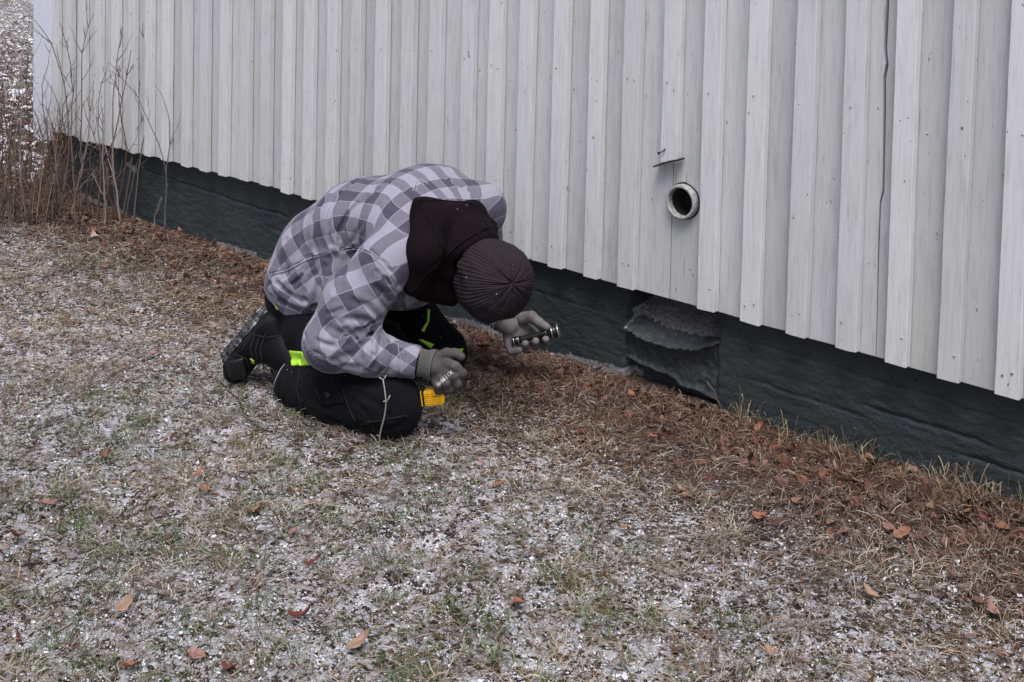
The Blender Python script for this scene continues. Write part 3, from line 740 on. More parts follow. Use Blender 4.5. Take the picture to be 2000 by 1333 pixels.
def patch(f, corners, nu, nv, off=0.002, thick=0.002, bulge=0.0):
    """cloth patch lying on f inside four picture-plane corners (tl, tr, br, bl)"""
    c = np.array(corners, float); u = np.linspace(0, 1, nu)[:, None, None]; v = np.linspace(0, 1, nv)[None, :, None]
    p = (c[0] * (1 - u) + c[1] * u) * (1 - v) + (c[3] * (1 - u) + c[2] * u) * v
    p = p.reshape(-1, 2); S = hit(f, p[:, 0], p[:, 1]); N = grad(f, S)
    rim = np.ones((nu, nv)); rim[0] = rim[-1] = 0; rim[:, 0] = rim[:, -1] = 0; rim = rim.reshape(-1, 1)
    top = S + N * (off + thick * rim); bot = S - N * 0.004
    ii, jj = np.meshgrid(np.arange(nu - 1), np.arange(nv - 1), indexing='ij')
    q = np.stack([ii * nv + jj, ii * nv + jj + 1, (ii + 1) * nv + jj + 1, (ii + 1) * nv + jj], -1).reshape(-1, 4)
    n = nu * nv; ring = [i * nv for i in range(nu)] + [(nu - 1) * nv + j for j in range(1, nv)] + [i * nv + nv - 1 for i in range(nu - 2, -1, -1)] + [j for j in range(nv - 2, 0, -1)]
    side = np.array([(ring[k], ring[(k + 1) % len(ring)], ring[(k + 1) % len(ring)] + n, ring[k] + n) for k in range(len(ring))])
    return np.concatenate([top, bot]), q, side
def cord(f, pts, r=0.0012, off=0.0006, m=24, n=5):
    """a seam or piping laid along a picture-plane polyline on the surface f"""
    p = np.array(pts, float); s = np.r_[0, np.cumsum(np.linalg.norm(np.diff(p, axis=0), axis=1))]; t = np.linspace(0, s[-1], m)
    # smooth the polyline
    x = np.interp(t, s, p[:, 0]); y = np.interp(t, s, p[:, 1])
    for _ in range(3): x[1:-1] = (x[:-2] + 2 * x[1:-1] + x[2:]) / 4; y[1:-1] = (y[:-2] + 2 * y[1:-1] + y[2:]) / 4
    S = hit(f, x, y); N = grad(f, S)
    return tube(S + N * off, r, n)

# ------------------------------------------------------------------ person: materials
def cloth(name, c0, c1, rough=0.9, scale=700, bs=0.5, lint=False):
    m = Mat(name, rough, spec=0.2); v = m.coords((1, 1, 1)); a = m.noise(v, 9, 4); b = m.noise(v, scale, 3, 0.7)
    c = m.mix(m.ramp(a, [(0.3, 0.0), (0.7, 1.0)]), c0, c1)
    if lint: c = m.mix(m.ramp(m.noise(v, 130, 1, 0.4), [(0.785, 0.0), (0.795, 1.0)]), c, (0.35, 0.33, 0.35))
    m.col(c); m.set("Specular IOR Level", 0.12); m.bump(b, bs, 0.0006); return m
M_TROUSER = cloth("black_work_cloth", (0.0035, 0.0035, 0.006), (0.0065, 0.0065, 0.010), lint=True); M_TROUSER.set('Sheen Weight', 0.02); M_TROUSER = M_TROUSER.m
M_HOOD = cloth("dark_plum_fleece", (0.0055, 0.0028, 0.0045), (0.010, 0.0052, 0.008), 0.95, lint=True).m
M_LIME = Mat("fluorescent_lime_tape", 0.45, (0.48, 0.85, 0.06), spec=0.5).m
M_PIPING = Mat("grey_reflective_piping", 0.4, (0.30, 0.31, 0.33)).m
M_BOOT = cloth("black_boot_leather", (0.004, 0.004, 0.006), (0.009, 0.009, 0.012), 0.55, 300).m
M_TOE = Mat("black_rubber_toe_cap", 0.35, (0.008, 0.008, 0.009), spec=0.5).m
sm_ = Mat("worn_boot_sole", 0.8); v = sm_.coords(); sm_.col(sm_.ramp(sm_.noise(v, 60, 4, 0.7), [(0.42, (0.015, 0.016, 0.018)), (0.55, (0.12, 0.13, 0.14)), (0.66, (0.45, 0.46, 0.50))])); M_SOLE = sm_.m
M_SEAM = Mat("black_thread", 0.8, (0.022, 0.022, 0.028)).m
M_SKIN = Mat("skin", 0.5, (0.42, 0.24, 0.18)); M_SKIN.set("Subsurface Weight", 0.1); M_SKIN = M_SKIN.m
gm = Mat("grey_knit_glove", 0.85, spec=0.2); v = gm.coords(); kn = gm.n("ShaderNodeTexWave", wave_type='BANDS', bands_direction='DIAGONAL'); gm.l(v, kn.inputs[0])
kn.inputs["Scale"].default_value = 260; kn.inputs["Distortion"].default_value = 1.5
gm.col(gm.mix(gm.ramp(gm.noise(v, 30, 4, 0.6), [(0.35, 0.0), (0.65, 1.0)]), (0.062, 0.053, 0.050), (0.105, 0.092, 0.088))); gm.bump(kn.outputs[1], 0.35, 0.001); M_GLOVE = gm.m
M_GLOVEP = cloth("pale_coated_palm", (0.12, 0.106, 0.104), (0.19, 0.172, 0.168), 0.7, 400, 0.4).m
M_CUFF = cloth("ribbed_glove_cuff", (0.070, 0.072, 0.068), (0.105, 0.104, 0.10), 0.9, 500).m
M_INK = Mat("white_print", 0.6, (0.62, 0.60, 0.62)).m

def plaid_mat():
    m = Mat("grey_plaid_flannel", 0.92, spec=0.15)
    reg = m.attr("reg"); uvt = m.attr("uvt", "Vector"); uvs = m.attr("uvs", "Vector")
    cut = m.math('LESS_THAN', reg, 0.0)
    mx = m.n("ShaderNodeMix", data_type='VECTOR'); m.l(cut, mx.inputs[0]); m.l(uvt, mx.inputs[4]); m.l(uvs, mx.inputs[5]); uv = mx.outputs[1]
    sep = m.n("ShaderNodeSeparateXYZ"); m.l(uv, sep.inputs[0])
    def stripe(c, per, off):
        q = m.math('FRACT', m.math('DIVIDE', m.math('ADD', c, off), per))
        return m.math('LESS_THAN', q, 0.5), q
    su, qu = stripe(sep.outputs[0], 0.090, 0.02); sv, qv = stripe(sep.outputs[1], 0.086, 0.012)
    lightc, mid1, mid2, dark = (0.270, 0.256, 0.320), (0.112, 0.106, 0.142), (0.122, 0.116, 0.150), (0.023, 0.018, 0.046)
    a = m.mix(su, lightc, mid1); b = m.mix(su, mid2, dark); c = m.mix(sv, a, b)
    # the pale weave line where two stripes meet
    def edge(q): 
        w = m.math('MINIMUM', m.math('ABSOLUTE', m.math('SUBTRACT', q, 0.5)), m.math('MINIMUM', q, m.math('SUBTRACT', 1.0, q)))
        return m.math('LESS_THAN', w, 0.016)
    e = m.math('MULTIPLY', m.math('MAXIMUM', edge(qu), edge(qv)), 0.30); c = m.mix(e, c, (0.48, 0.46, 0.55))
    v = m.coords(); fz = m.noise(v, 22, 5, 0.65); wv = m.noise(v, 900, 2, 0.7)
    c = m.mix(m.ramp(fz, [(0.35, 0.20), (0.65, 0.0)]), c, m.mix(0.5, c, (0.20, 0.18, 0.20)))
    c = m.mix(m.math('MULTIPLY', m.ramp(wv, [(0.4, 0.0), (0.7, 1.0)]), 0.16), c, (0.7, 0.68, 0.75))
    m.col(c); m.set("Sheen Weight", 0.15); b1 = m.bump(wv, 0.4, 0.0006); m.bump(fz, 0.35, 0.006, b1)
    return m.m
M_PLAID = plaid_mat()

# ------------------------------------------------------------------ person
person = empty("person", "person in grey plaid jacket and dark beanie kneeling and bending over beside the wall", "person", tuple(ORG), RZ)
def part(name, V, F, mat, smooth=True, parent=None, **kw):
    me = mesh(name, V, F, smooth); o = link(name, me, mat, parent or person, **kw); return o, me
pt = lambda t: L(*t)

# key points (picture x, picture y, distance behind the near knee)
hipc = pt((628, 575, .45)); neck = pt((880, 455, .22)); 
SP = np.array([pt((585, 590, .46)), pt((605, 530, .46)), pt((660, 465, .44)), pt((740, 425, .38)), pt((815, 425, .31)), pt((880, 455, .22))])
leftd = unit((0.66, 0.72, 0.12))
shN, elN, wrN = pt((752, 515, .08)), pt((648, 668, .05)), pt((806, 706, .02))
shF, elF, wrF = pt((938, 408, .40)), pt((948, 560, .60)), pt((984, 628, .47))
knN, anN = pt((768, 792, .02)), pt((578, 750, .27))
knF, anF = pt((862, 688, .50)), pt((650, 690, .76))
hpN, hpF = pt((618, 640, .34)), pt((690, 590, .56))
headc = pt((965, 548, .10)); CROWN = unit((0.42, -0.88, 0.20)); FACE = unit((0.40, 0.10, -0.88)); FACE = unit(FACE - CROWN * (FACE @ CROWN))

def fr(i, j): return frame(SP[j] - SP[i], np.cross(SP[j] - SP[i], leftd))
T_pel = s_ell(pt((609, 552, .46)), fr(0, 1), (.125, .175, .120))
T_wai = s_ell(pt((636, 488, .45)), fr(0, 2), (.16, .18, .132))
T_mid = s_ell(pt((710, 434, .42)), fr(1, 3), (.17, .215, .142))
T_che = s_ell(pt((815, 412, .35)), fr(3, 5), (.155, .245, .138))
T_sho = s_chain([shN, pt((855, 430, .25)), shF], [.080, .090, .086])
T_bel = s_union([s_ell(pt((800, 545, .30)), fr(2, 5), (.12, .15, .09)), s_cone(pt((604, 572, .36)), pt((668, 540, .27)), .092, .085)], .03)
torso = s_union([T_pel, T_wai, T_mid, T_che, T_sho, T_bel], 0.05)
armN = s_chain([shN, pt((694, 588, .07)), elN, pt((720, 690, .03)), wrN], [.082, .094, .080, .062, .047], 0.03)
armF = s_chain([shF, elF, wrF], [.070, .060, .045], 0.03)
hem_n = None
pA, pB = pt((512, 588, .36)), pt((610, 640, .30))
hemn = unit(np.cross(pB - pA, unit((0.55, 0.83, 0.02)))); hemn = hemn if hemn[2] < 0 else -hemn
hemp = s_plane(pA, hemn)
cufN = s_plane(pt((817, 708, .02)), wrN - elN)
cufF = s_plane(wrF, wrF - elF)
def jacket_base(P):
    d = smax(torso(P), hemp(P), 0.018)
    a = smax(armN(P), cufN(P), 0.006); b_ = smax(armF(P), cufF(P), 0.006)
    return smin(smin(d, a, 0.028), b_, 0.03)
creases = [([(650, 475), (640, 432), (655, 392), (700, 352)], .008, .009), ([(622, 490), (612, 440), (632, 396), (660, 372)], .007, .009), ([(668, 487), (663, 452), (690, 410), (735, 372)], .009, .010),
           ([(590, 470), (588, 430), (606, 400)], .004, .010), ([(638, 492), (600, 502), (560, 525), (528, 532)], .003, .005), ([(545, 555), (572, 578), (600, 588)], .010, .010), ([(530, 556), (548, 585), (590, 604)], .008, .009),
           ([(632, 520), (608, 545), (600, 580)], .006, .011), ([(640, 505), (600, 530), (575, 560)], .004, .009), ([(655, 500), (628, 548), (612, 600)], .007, .012),
           ([(735, 560), (760, 582), (780, 612)], .008, .009), ([(752, 545), (775, 575), (786, 600)], .006, .008), ([(690, 588), (720, 600), (742, 624)], .008, .010), ([(680, 620), (712, 622), (735, 632)], .007, .009),
           ([(655, 700), (690, 694), (716, 672), (730, 646)], .006, .010), ([(737, 645), (742, 680), (730, 716)], .007, .009), ([(757, 655), (768, 690), (760, 724)], .005, .008), ([(778, 668), (784, 700), (778, 732)], .004, .006),
           ([(640, 640), (668, 650), (700, 645)], .005, .010), ([(612, 690), (650, 712), (700, 718)], .004, .009), ([(667, 488), (690, 482), (724, 491), (755, 519), (775, 556), (788, 602)], .005, .006), ([(560, 470), (556, 510), (566, 545)], .005, .008), ([(612, 600), (640, 612), (668, 606)], .005, .007), ([(598, 655), (622, 690), (660, 706)], .006, .007), ([(676, 640), (700, 668), (705, 700)], .006, .007), ([(745, 664), (752, 690), (744, 722)], .005, .006), ([(735, 530), (760, 548), (772, 570)], .005, .006), ([(680, 520), (668, 548), (652, 570)], .005, .008), ([(592, 540), (570, 556), (548, 560)], .006, .007), ([(700, 400), (672, 430), (664, 468)], .005, .007), ([(740, 400), (706, 440), (690, 472)], .004, .008), ([(860, 345), (890, 362), (930, 378)], .004, .008), ([(600, 640), (625, 668), (650, 676)], .006, .007), ([(668, 560), (660, 610), (640, 650)], .004, .010), ([(700, 660), (722, 652), (740, 650)], .008, .006), ([(694, 640), (716, 636), (742, 640)], .006, .006), ([(790, 672), (794, 700), (788, 734)], .005, .005), ([(725, 668), (728, 695), (715, 722)], .006, .006), ([(765, 360), (790, 372), (806, 392)], .004, .008), ([(700, 520), (690, 560), (672, 600)], .004, .014)]
CR3 = [(hit(jacket_base, [p[0] for p in pts], [p[1] for p in pts]), dep, w) for pts, dep, w in creases]
spine_n = np.array([np.interp(np.linspace(0, 5, 260), np.arange(6), SP[:, k]) for k in range(3)]).T
for _ in range(40): spine_n[1:-1] = (spine_n[:-2] + spine_n[2:]) / 2
WST, HEMP = pt((640, 505, .32)), pt((575, 585, .36))
def detail_j(P, d):
    for pts, dep, w in CR3:
        lo_, hi_ = pts.min(0) - 0.04, pts.max(0) + 0.04; k = ((P > lo_) & (P < hi_)).all(1)
        if k.any():
            q = seg_dist(P[k], pts); d[k] += dep * 0.9 * np.exp(-(q / (w * .9)) ** 2) - dep * 0.5 * np.exp(-((q - 2.0 * w) / (w * 0.9)) ** 2)
    s_ = P @ unit((0.5, 0.2, 0.8)); t_ = P @ unit((0.8, -0.5, -0.4)); w_ = P @ unit((0.3, 0.85, -0.3))
    # loose cloth: soft ridges that get stronger at the elbow, the armpit and the waist
    rg = 1 - np.abs(fbm(s_ * 7, t_ * 15, w_ * 9, seed=103, oct=2)) * 2.2
    wt = 0.10
    for c_, r_, k_ in ((elN, .13, 0.9), (WST, .17, 1.0), (HEMP, .13, 0.8), (wrN, .10, .5)): wt = wt + k_ * np.exp(-((P - c_) ** 2).sum(1) / (r_ * r_))
    return d + 0.004 * fbm(s_ * 8, t_ * 17, w_ * 10, seed=101, oct=3) - 0.0048 * np.clip(rg, -0.2, 1) ** 1 * wt
V, F = nets(jacket_base, (-0.60, -0.22, 0.02), (0.40, 0.80, 0.80), 0.0040, detail_j)
V = relax(V, F, 1, 0.4)
# cloth coordinates for the plaid: along and across the back, along and round the sleeve
def cyl_uv(P, path, ref, rad, rot=0.0):
    seg = np.r_[0, np.cumsum(np.linalg.norm(np.diff(path, axis=0), axis=1))]; T_ = np.gradient(path, axis=0); T_ /= np.linalg.norm(T_, axis=1)[:, None]
    out = np.zeros((len(P), 2))
    for a0 in range(0, len(P), 4000):
        q = P[a0:a0 + 4000]; dd = ((q[:, None, :] - path[None]) ** 2).sum(-1); j = dd.argmin(1)
        rel = q - path[j]; ax_ = (rel * T_[j]).sum(1); rel = rel - T_[j] * ax_[:, None]
        n_ = ref - T_[j] * (T_[j] @ ref)[:, None]; n_ /= np.linalg.norm(n_, axis=1)[:, None]; b_ = np.cross(T_[j], n_)
        out[a0:a0 + 4000, 0] = seg[j] + ax_; out[a0:a0 + 4000, 1] = np.arctan2((rel * b_).sum(1), (rel * n_).sum(1)) * rad
    c, s_ = math.cos(rot), math.sin(rot)
    return np.stack([out[:, 0] * c - out[:, 1] * s_, out[:, 0] * s_ + out[:, 1] * c, np.zeros(len(P))], 1)
ext = np.concatenate([[spine_n[0] - (spine_n[8] - spine_n[0]) * 3], spine_n])
upn = unit(np.cross(SP[4] - SP[1], leftd)); upn = upn if upn[2] > 0 else -upn
uvt = cyl_uv(V, spine_n, upn, 0.165, math.radians(-8))
armp = np.array([np.interp(np.linspace(0, 4, 120), np.arange(5), np.array([shN + (shN - elN) * 0.25, pt((694, 588, .07)), elN, pt((720, 690, .03)), wrN])[:, k]) for k in range(3)]).T
for _ in range(60): armp[1:-1] = (armp[:-2] + armp[2:]) / 2
uvs = cyl_uv(V, armp, np.array([0.3, -0.8, 0.5]), 0.072, math.radians(-27))
seamP = hit(jacket_base, [668, 722, 787], [487, 493, 600])
sn = unit(np.cross(seamP[1] - seamP[0], seamP[2] - seamP[0])); sn = sn if (elN - seamP[0]) @ sn < 0 else -sn
reg = np.maximum((V - seamP[0]) @ sn, np.where((armN(V) - torso(V)) < 0.035, -1, 1) * 0.02)
jk, jme = part("jacket", V, F, M_PLAID)
vattr(jme, "uvt", uvt); vattr(jme, "uvs", uvs); fattr(jme, "reg", reg)
print("jacket", len(V))

# trousers
thN = s_chain([hpN, knN], [.105, .088]); shkN = s_chain([pt((762, 798, .03)), pt((660, 785, .15)), anN], [.078, .078, .072], 0.03)
thF = s_chain([hpF, pt((800, 632, .52)), knF], [.105, .100, .085], 0.03); shkF = s_chain([knF, anF], [.075, .062])
pelv = s_ell(pt((600, 575, .46)), fr(0, 1), (.115, .155, .115))
crot = s_chain([pt((650, 640, .42)), pt((760, 660, .33))], [.09, .05])
seat = s_chain([pt((585, 610, .42)), pt((610, 660, .36))], [.09, .085])
trou0 = s_union([pelv, thN, shkN, thF, shkF, crot, seat], 0.035)
tcut = s_plane(pt((538, 700, .34)), unit((-1, 0.0, -0.02)))
trou = lambda P: np.maximum(trou0(P), 0.004 - 0.006 - P[:, 2])
tcr = [([(640, 815), (665, 828), (690, 842)], .008, .008), ([(700, 770), (740, 790), (760, 815)], .006, .009), ([(690, 780), (715, 805), (735, 835)], .006, .008), ([(600, 740), (615, 780), (640, 800)], .010, .009),
       ([(560, 725), (548, 760), (556, 792)], .007, .007), ([(580, 720), (572, 760), (580, 795)], .008, .009), ([(660, 735), (700, 742), (740, 752)], .006, .010), ([(700, 830), (740, 838), (790, 828)], .005, .010),
       ([(780, 640), (800, 660), (815, 690)], .008, .010), ([(850, 640), (868, 665), (880, 690)], .006, .010)]
TC3 = [(hit(trou, [p[0] for p in pts], [p[1] for p in pts]), dep, w) for pts, dep, w in tcr]
def detail_t(P, d):
    for pts, dep, w in TC3:
        lo_, hi_ = pts.min(0) - 0.04, pts.max(0) + 0.04; k = ((P > lo_) & (P < hi_)).all(1)
        if k.any():
            q = seg_dist(P[k], pts); d[k] += dep * np.exp(-(q / w) ** 2) - dep * 0.5 * np.exp(-((q - 2.0 * w) / (w * 0.9)) ** 2)
    return d + 0.005 * fbm(P[:, 0] * 12 + P[:, 2] * 6, P[:, 1] * 12, P[:, 2] * 14, seed=111, oct=3)
V, F = nets(trou, (-0.60, -0.20, -0.02), (0.42, 0.95, 0.50), 0.006, detail_t)
V = relax(V, F, 1, 0.4)
trousers, _ = part("trousers", V, F, M_TROUSER); print("trousers", len(V))

# hood: thick bunched fleece round the neck, hollowed for the head
cav = s_ell(headc + CROWN * 0.02, frame(CROWN, (0, 0, 1)), (.16, .119, .124))
cav2 = s_ell(pt((900, 535, .03)), frame(CROWN, (0, 0, 1)), (.10, .06, .05))
HR0 = frame(CROWN, FACE)
hood_s = [s_chain([pt((810, 556, .08)), pt((827, 495, .07)), pt((838, 432, .14)), pt((915, 425, .28)), pt((951, 447, .32))], [.038, .052, .050, .045, .036], 0.04),
          s_chain([pt((850, 440, .17)), pt((816, 396, .13))], [.05, .014]), s_ell(pt((885, 490, .22)), fr(4, 5), (.10, .12, .11)), s_ell(pt((915, 480, .20)), HR0, (.08, .10, .09)), s_chain([pt((830, 560, .16)), pt((880, 580, .20))], [.045, .03]),
          s_chain([pt((830, 408, .16)), pt((925, 418, .28))], [.03, .03])]
hood_u = s_union(hood_s, 0.035)
def hood(P): return smax(smax(hood_u(P), -cav(P), 0.012), -cav2(P), 0.03)
def detail_h(P, d):
    return d + 0.004 * fbm(P[:, 0] * 9, P[:, 1] * 9, P[:, 2] * 9, seed=121, oct=3)
V, F = nets(hood, (-0.30, -0.20, 0.25), (0.36, 0.60, 0.80), 0.0055, detail_h); V = relax(V, F, 2, 0.4)
hoodo, _ = part("hood", V, F, M_HOOD); print("hood", len(V))

# body: one continuous figure under the clothes, with head and face
HR = frame(CROWN, FACE)                                   # rows: crown, side, face
def hp(c, s_, f_): return headc + HR[0] * c + HR[1] * s_ + HR[2] * f_
skull = s_ell(hp(0.012, 0, -0.012), HR, (.098, .076, .094)); jaw = s_ell(hp(-0.060, 0, 0.030), HR, (.065, .056, .058))
nose = s_chain([hp(0.000, 0, .084), hp(-0.034, 0, .102)], [.007, .013]); chin = s_chain([hp(-.110, -.012, .062), hp(-.110, .012, .062)], [.018, .018])
brow = s_chain([hp(.012, -.032, .074), hp(.012, .032, .074)], [.013, .013]); lips = s_chain([hp(-.066, -.018, .082), hp(-.066, .018, .082)], [.008, .008])
ears = [s_ell(hp(-.018, sg * .076, -.004), HR, (.030, .008, .018)) for sg in (-1, 1)]
eyes = [s_ell(hp(-.008, sg * .031, .083), HR, (.010, .014, .010)) for sg in (-1, 1)]
neckc = s_chain([hp(-.05, 0, -.035), neck, SP[4]], [.055, .058, .09], 0.02)
bod = s_union([skull, jaw, neckc, s_ell(pt((592, 560, .46)), fr(0, 1), (.105, .150, .100)), s_ell(pt((640, 500, .45)), fr(0, 2), (.14, .14, .095)), s_ell(pt((790, 445, .34)), fr(3, 5), (.15, .19, .105)), s_ell(pt((700, 460, .41)), fr(1, 3), (.15, .16, .10)),
               s_chain([shN, pt((845, 455, .22)), shF], [.055, .06, .052]), s_chain([shN, elN, wrN], [.05, .042, .028]), s_chain([shF, elF, wrF], [.048, .042, .028]),
               s_chain([hpN, knN, anN], [.085, .062, .045]), s_chain([hpF, knF, anF], [.085, .060, .045])], 0.022)
sock = [s_ell(hp(-.008, sg * .031, .094), HR, (.012, .017, .012)) for sg in (-1, 1)]
headf_ = s_union([skull, jaw, s_chain([hp(-.05, 0, -.035), hp(-.12, 0, -.07)], [.055, .055])], .022)
def body(P):
    cover = np.minimum(np.minimum(jacket_base(P), trou(P)), hood_u(P))
    d = np.minimum(headf_(P), smax(bod(P), cover + 0.020, .004))
    d = smin(smin(smin(d, nose(P), .012), smin(chin(P), brow(P), .01), .02), lips(P), .008)
    for e_ in ears: d = smin(d, e_(P), .006)
    for e_ in sock: d = smax(d, -e_(P), .008)
    for e_ in eyes: d = smin(d, e_(P), .002)
    return d
V, F = nets(body, (-0.60, -0.20, -0.02), (0.45, 0.95, 0.72), 0.008)
part("body", V, F, M_SKIN); print("body", len(V))

# beanie: knitted ribs that gather at the crown
def beanie():
    nt, nph = 90, 420; th = np.linspace(0.0, math.radians(112), nt); ph = np.arange(nph) * 2 * np.pi / nph
    T_, P_ = np.meshgrid(th, ph, indexing='ij'); ax3 = (.135, .116, .122)
    side = np.cross(CROWN, (0, 0, 1)); side = unit(side); upx = np.cross(side, CROWN)
    gather = np.exp(-(T_ / 0.42) ** 2)
    rib = 0.0010 * (1 + 0.5 * vnoise(P_ * 9, T_ * 3, seed=5)) * np.cos(P_ * 64 + 0.9 * np.sin(P_ * 7) + 0.9 * np.sin(P_ * 3 + 2 * T_)) * sstep(0.10, 0.5, T_)
    fold = -0.0075 * gather * (0.5 + 0.5 * np.cos(P_ * 8 + 0.7 * np.sin(3 * P_))) ** 3 * sstep(0.0, 0.10, T_) - 0.003 * np.exp(-(T_ / 0.9) ** 2) * (0.5 + 0.5 * np.cos(P_ * 16)) ** 2 * sstep(0.05, 0.3, T_)
    dimple = -0.008 * np.exp(-(T_ / 0.09) ** 2)
    lump = 0.011 * fbm(np.cos(P_) * np.sin(T_) * 2.2, np.sin(P_) * np.sin(T_) * 2.2, np.cos(T_) * 2.2, seed=131, oct=3)
    r = 1.0; k = rib + fold + dimple + lump
    a_ = np.sin(T_) * np.cos(P_); b_ = np.sin(T_) * np.sin(P_); c_ = np.cos(T_)
    # the gather sits off centre, lower and to the front of the head
    V = headc + (a_ * (ax3[1] + k))[..., None] * side + (b_ * (ax3[2] + k))[..., None] * upx + (c_ * (ax3[0] + k))[..., None] * CROWN
    V = V + (np.cos(T_) * 0.0)[..., None] * side
    inner = V[-1] - (V[-1] - headc - CROWN * (CROWN @ (V[-1] - headc).T)[:, None]) * 0.06
    Vall = np.concatenate([V.reshape(-1, 3), inner])
    ii, jj = np.meshgrid(np.arange(nt), np.arange(nph), indexing='ij')
    Q = np.stack([ii * nph + jj, ii * nph + (jj + 1) % nph, (ii + 1) * nph + (jj + 1) % nph, (ii + 1) * nph + jj], -1)[:nt].reshape(-1, 4)
    me = mesh("beanie", Vall, Q[:, ::-1])
    fattr(me, "rib", np.r_[(P_ * 64 + 0.9 * np.sin(P_ * 7) + 0.9 * np.sin(P_ * 3 + 2 * T_)).ravel(), np.zeros(nph)]); fattr(me, "th", np.r_[T_.ravel(), np.full(nph, 2.0)])
    return me
bm_ = Mat("plum_knit_beanie", 0.9, spec=0.15); v = bm_.coords(); rb = bm_.attr("rib"); cs = bm_.math('MULTIPLY', bm_.math('ADD', bm_.math('COSINE', rb), 1.0), 0.5)
kn = bm_.noise(v, 260, 3, 0.7)
c = bm_.mix(bm_.math('MULTIPLY', bm_.math('SUBTRACT', 1.0, cs), bm_.ramp(bm_.attr("th"), [(0.08, 0.35), (0.4, 0.75)])), (0.030, 0.020, 0.027), (0.009, 0.006, 0.009))
c = bm_.mix(bm_.math('MULTIPLY', bm_.ramp(kn, [(0.45, 0.0), (0.75, 1.0)]), 0.5), c, (0.050, 0.037, 0.046))
c = bm_.mix(bm_.ramp(bm_.noise(v, 90, 1, 0.4), [(0.79, 0.0), (0.80, 1.0)]), c, (0.30, 0.28, 0.30))
bm_.col(c); bm_.bump(kn, 0.6, 0.0012); pass
link("beanie", beanie(), bm_.m, person)

# seams and small pieces on the clothes
def cords(name, f, lines, mat, parent, r=0.0012, off=0.0004, m=24):
    b = Bag()
    for ln_ in lines: V, Q, c = cord(f, ln_, r, off, m); b.add(V, Q, c)
    return link(name, b.mesh(name), mat, parent)
jd = lambda P: detail_j(P, jacket_base(P))
td = lambda P: detail_t(P, trou(P))
hd = lambda P: detail_h(P, hood(P))
M_JSEAM = Mat("pale_lilac_thread", 0.8, (0.33, 0.31, 0.37)).m
M_JSEAMD = Mat("dark_lilac_thread", 0.8, (0.05, 0.045, 0.065)).m
cords("armhole_seam", jd, [[(666, 487), (690, 481), (724, 490), (755, 518), (775, 556), (788, 602)], [(672, 491), (692, 486), (721, 495), (749, 521), (769, 557), (782, 600)]], M_JSEAM, jk, 0.0014, m=40)
cords("yoke_seam", jd, [[(527, 533), (560, 525), (600, 503), (640, 493)], [(532, 538), (562, 530), (600, 509), (640, 499)]], M_JSEAMD, jk, 0.0012, m=40)
cords("hem_stitching", jd, [[(528, 572), (550, 592), (584, 608)]], M_JSEAMD, jk, 0.0010)
cords("cuff_seam", jd, [[(776, 669), (782, 702), (775, 732)]], M_JSEAM, jk, 0.0013)
cords("hanger_loop", jd, [[(806, 374), (811, 361), (820, 350), (829, 355), (836, 360)], [(812, 374), (816, 365), (822, 358), (829, 362)]], M_JSEAM, jk, 0.0016)
cords("hood_seam", hd, [[(815, 396), (838, 430), (852, 462), (868, 492)], [(815, 393), (860, 392), (905, 395), (940, 405)]], M_HOOD, hoodo, 0.0022)
cords("hood_rim", hd, [[(962, 442), (935, 452), (900, 474), (862, 508), (824, 545), (806, 572)]], M_HOOD, hoodo, 0.0040, m=40)
# trousers: flap pocket with its press stud, stitching, lime and grey trims
V, q, s_ = patch(td, [(613, 758), (663, 749), (675, 788), (629, 795)], 12, 12, 0.002, 0.0022)
pocket = link("pocket_flap", mesh("pocket_flap", V, [q, s_]), M_TROUSER, trousers)
cords("stitching", td, [[(617, 762), (660, 754), (670, 784), (632, 790), (617, 762)], [(664, 745), (672, 765), (684, 800), (698, 828)], [(700, 828), (740, 822), (790, 812)], [(586, 722), (580, 760), (590, 795)]], M_SEAM, trousers, 0.0011, 0.0030, 60)
b = Bag(); S0 = hit(td, [642], [772])[0]; N0 = grad(td, S0[None])[0]
V, Q, c = lathe([(0, 0.0075), (0.003, 0.0070), (0.0035, 0.0050), (0.0022, 0.0042), (0.0022, 0.0)], 16); Fm = frame(N0, (0, 0, 1)); b.add(S0 + N0 * 0.003 + V @ Fm, Q, c)
link("press_stud", b.mesh("press_stud"), Mat("dull_metal_stud", 0.4, (0.06, 0.06, 0.065), metal=0.6).m, pocket)
for cn in ([(565, 685), (587, 687), (589, 715), (569, 714)], [(588, 687), (610, 700), (626, 712), (590, 715)]):
    V, q, s_ = patch(td, cn, 9, 9, 0.002, 0.0018); link("lime_strap", mesh("lime_strap", V, [q, s_]), M_LIME, trousers)
for cn in ([(835, 605), (839, 605), (838, 628), (834, 628)], [(834, 628), (838, 628), (828, 649), (822, 646)], [(818, 664), (824, 663), (848, 673), (841, 681)], [(892, 682), (905, 681), (902, 690), (896, 687)], [(535, 593), (540, 595), (545, 606), (541, 605)]):
    V, q, s_ = patch(td, cn, 5, 8, 0.002, 0.0018); link("lime_piping", mesh("lime_piping", V, [q, s_]), M_LIME, trousers)
cords("reflective_piping", td, [[(564, 703), (548, 722), (536, 748), (531, 778), (536, 795)]], M_PIPING, trousers, 0.0013, 0.001)

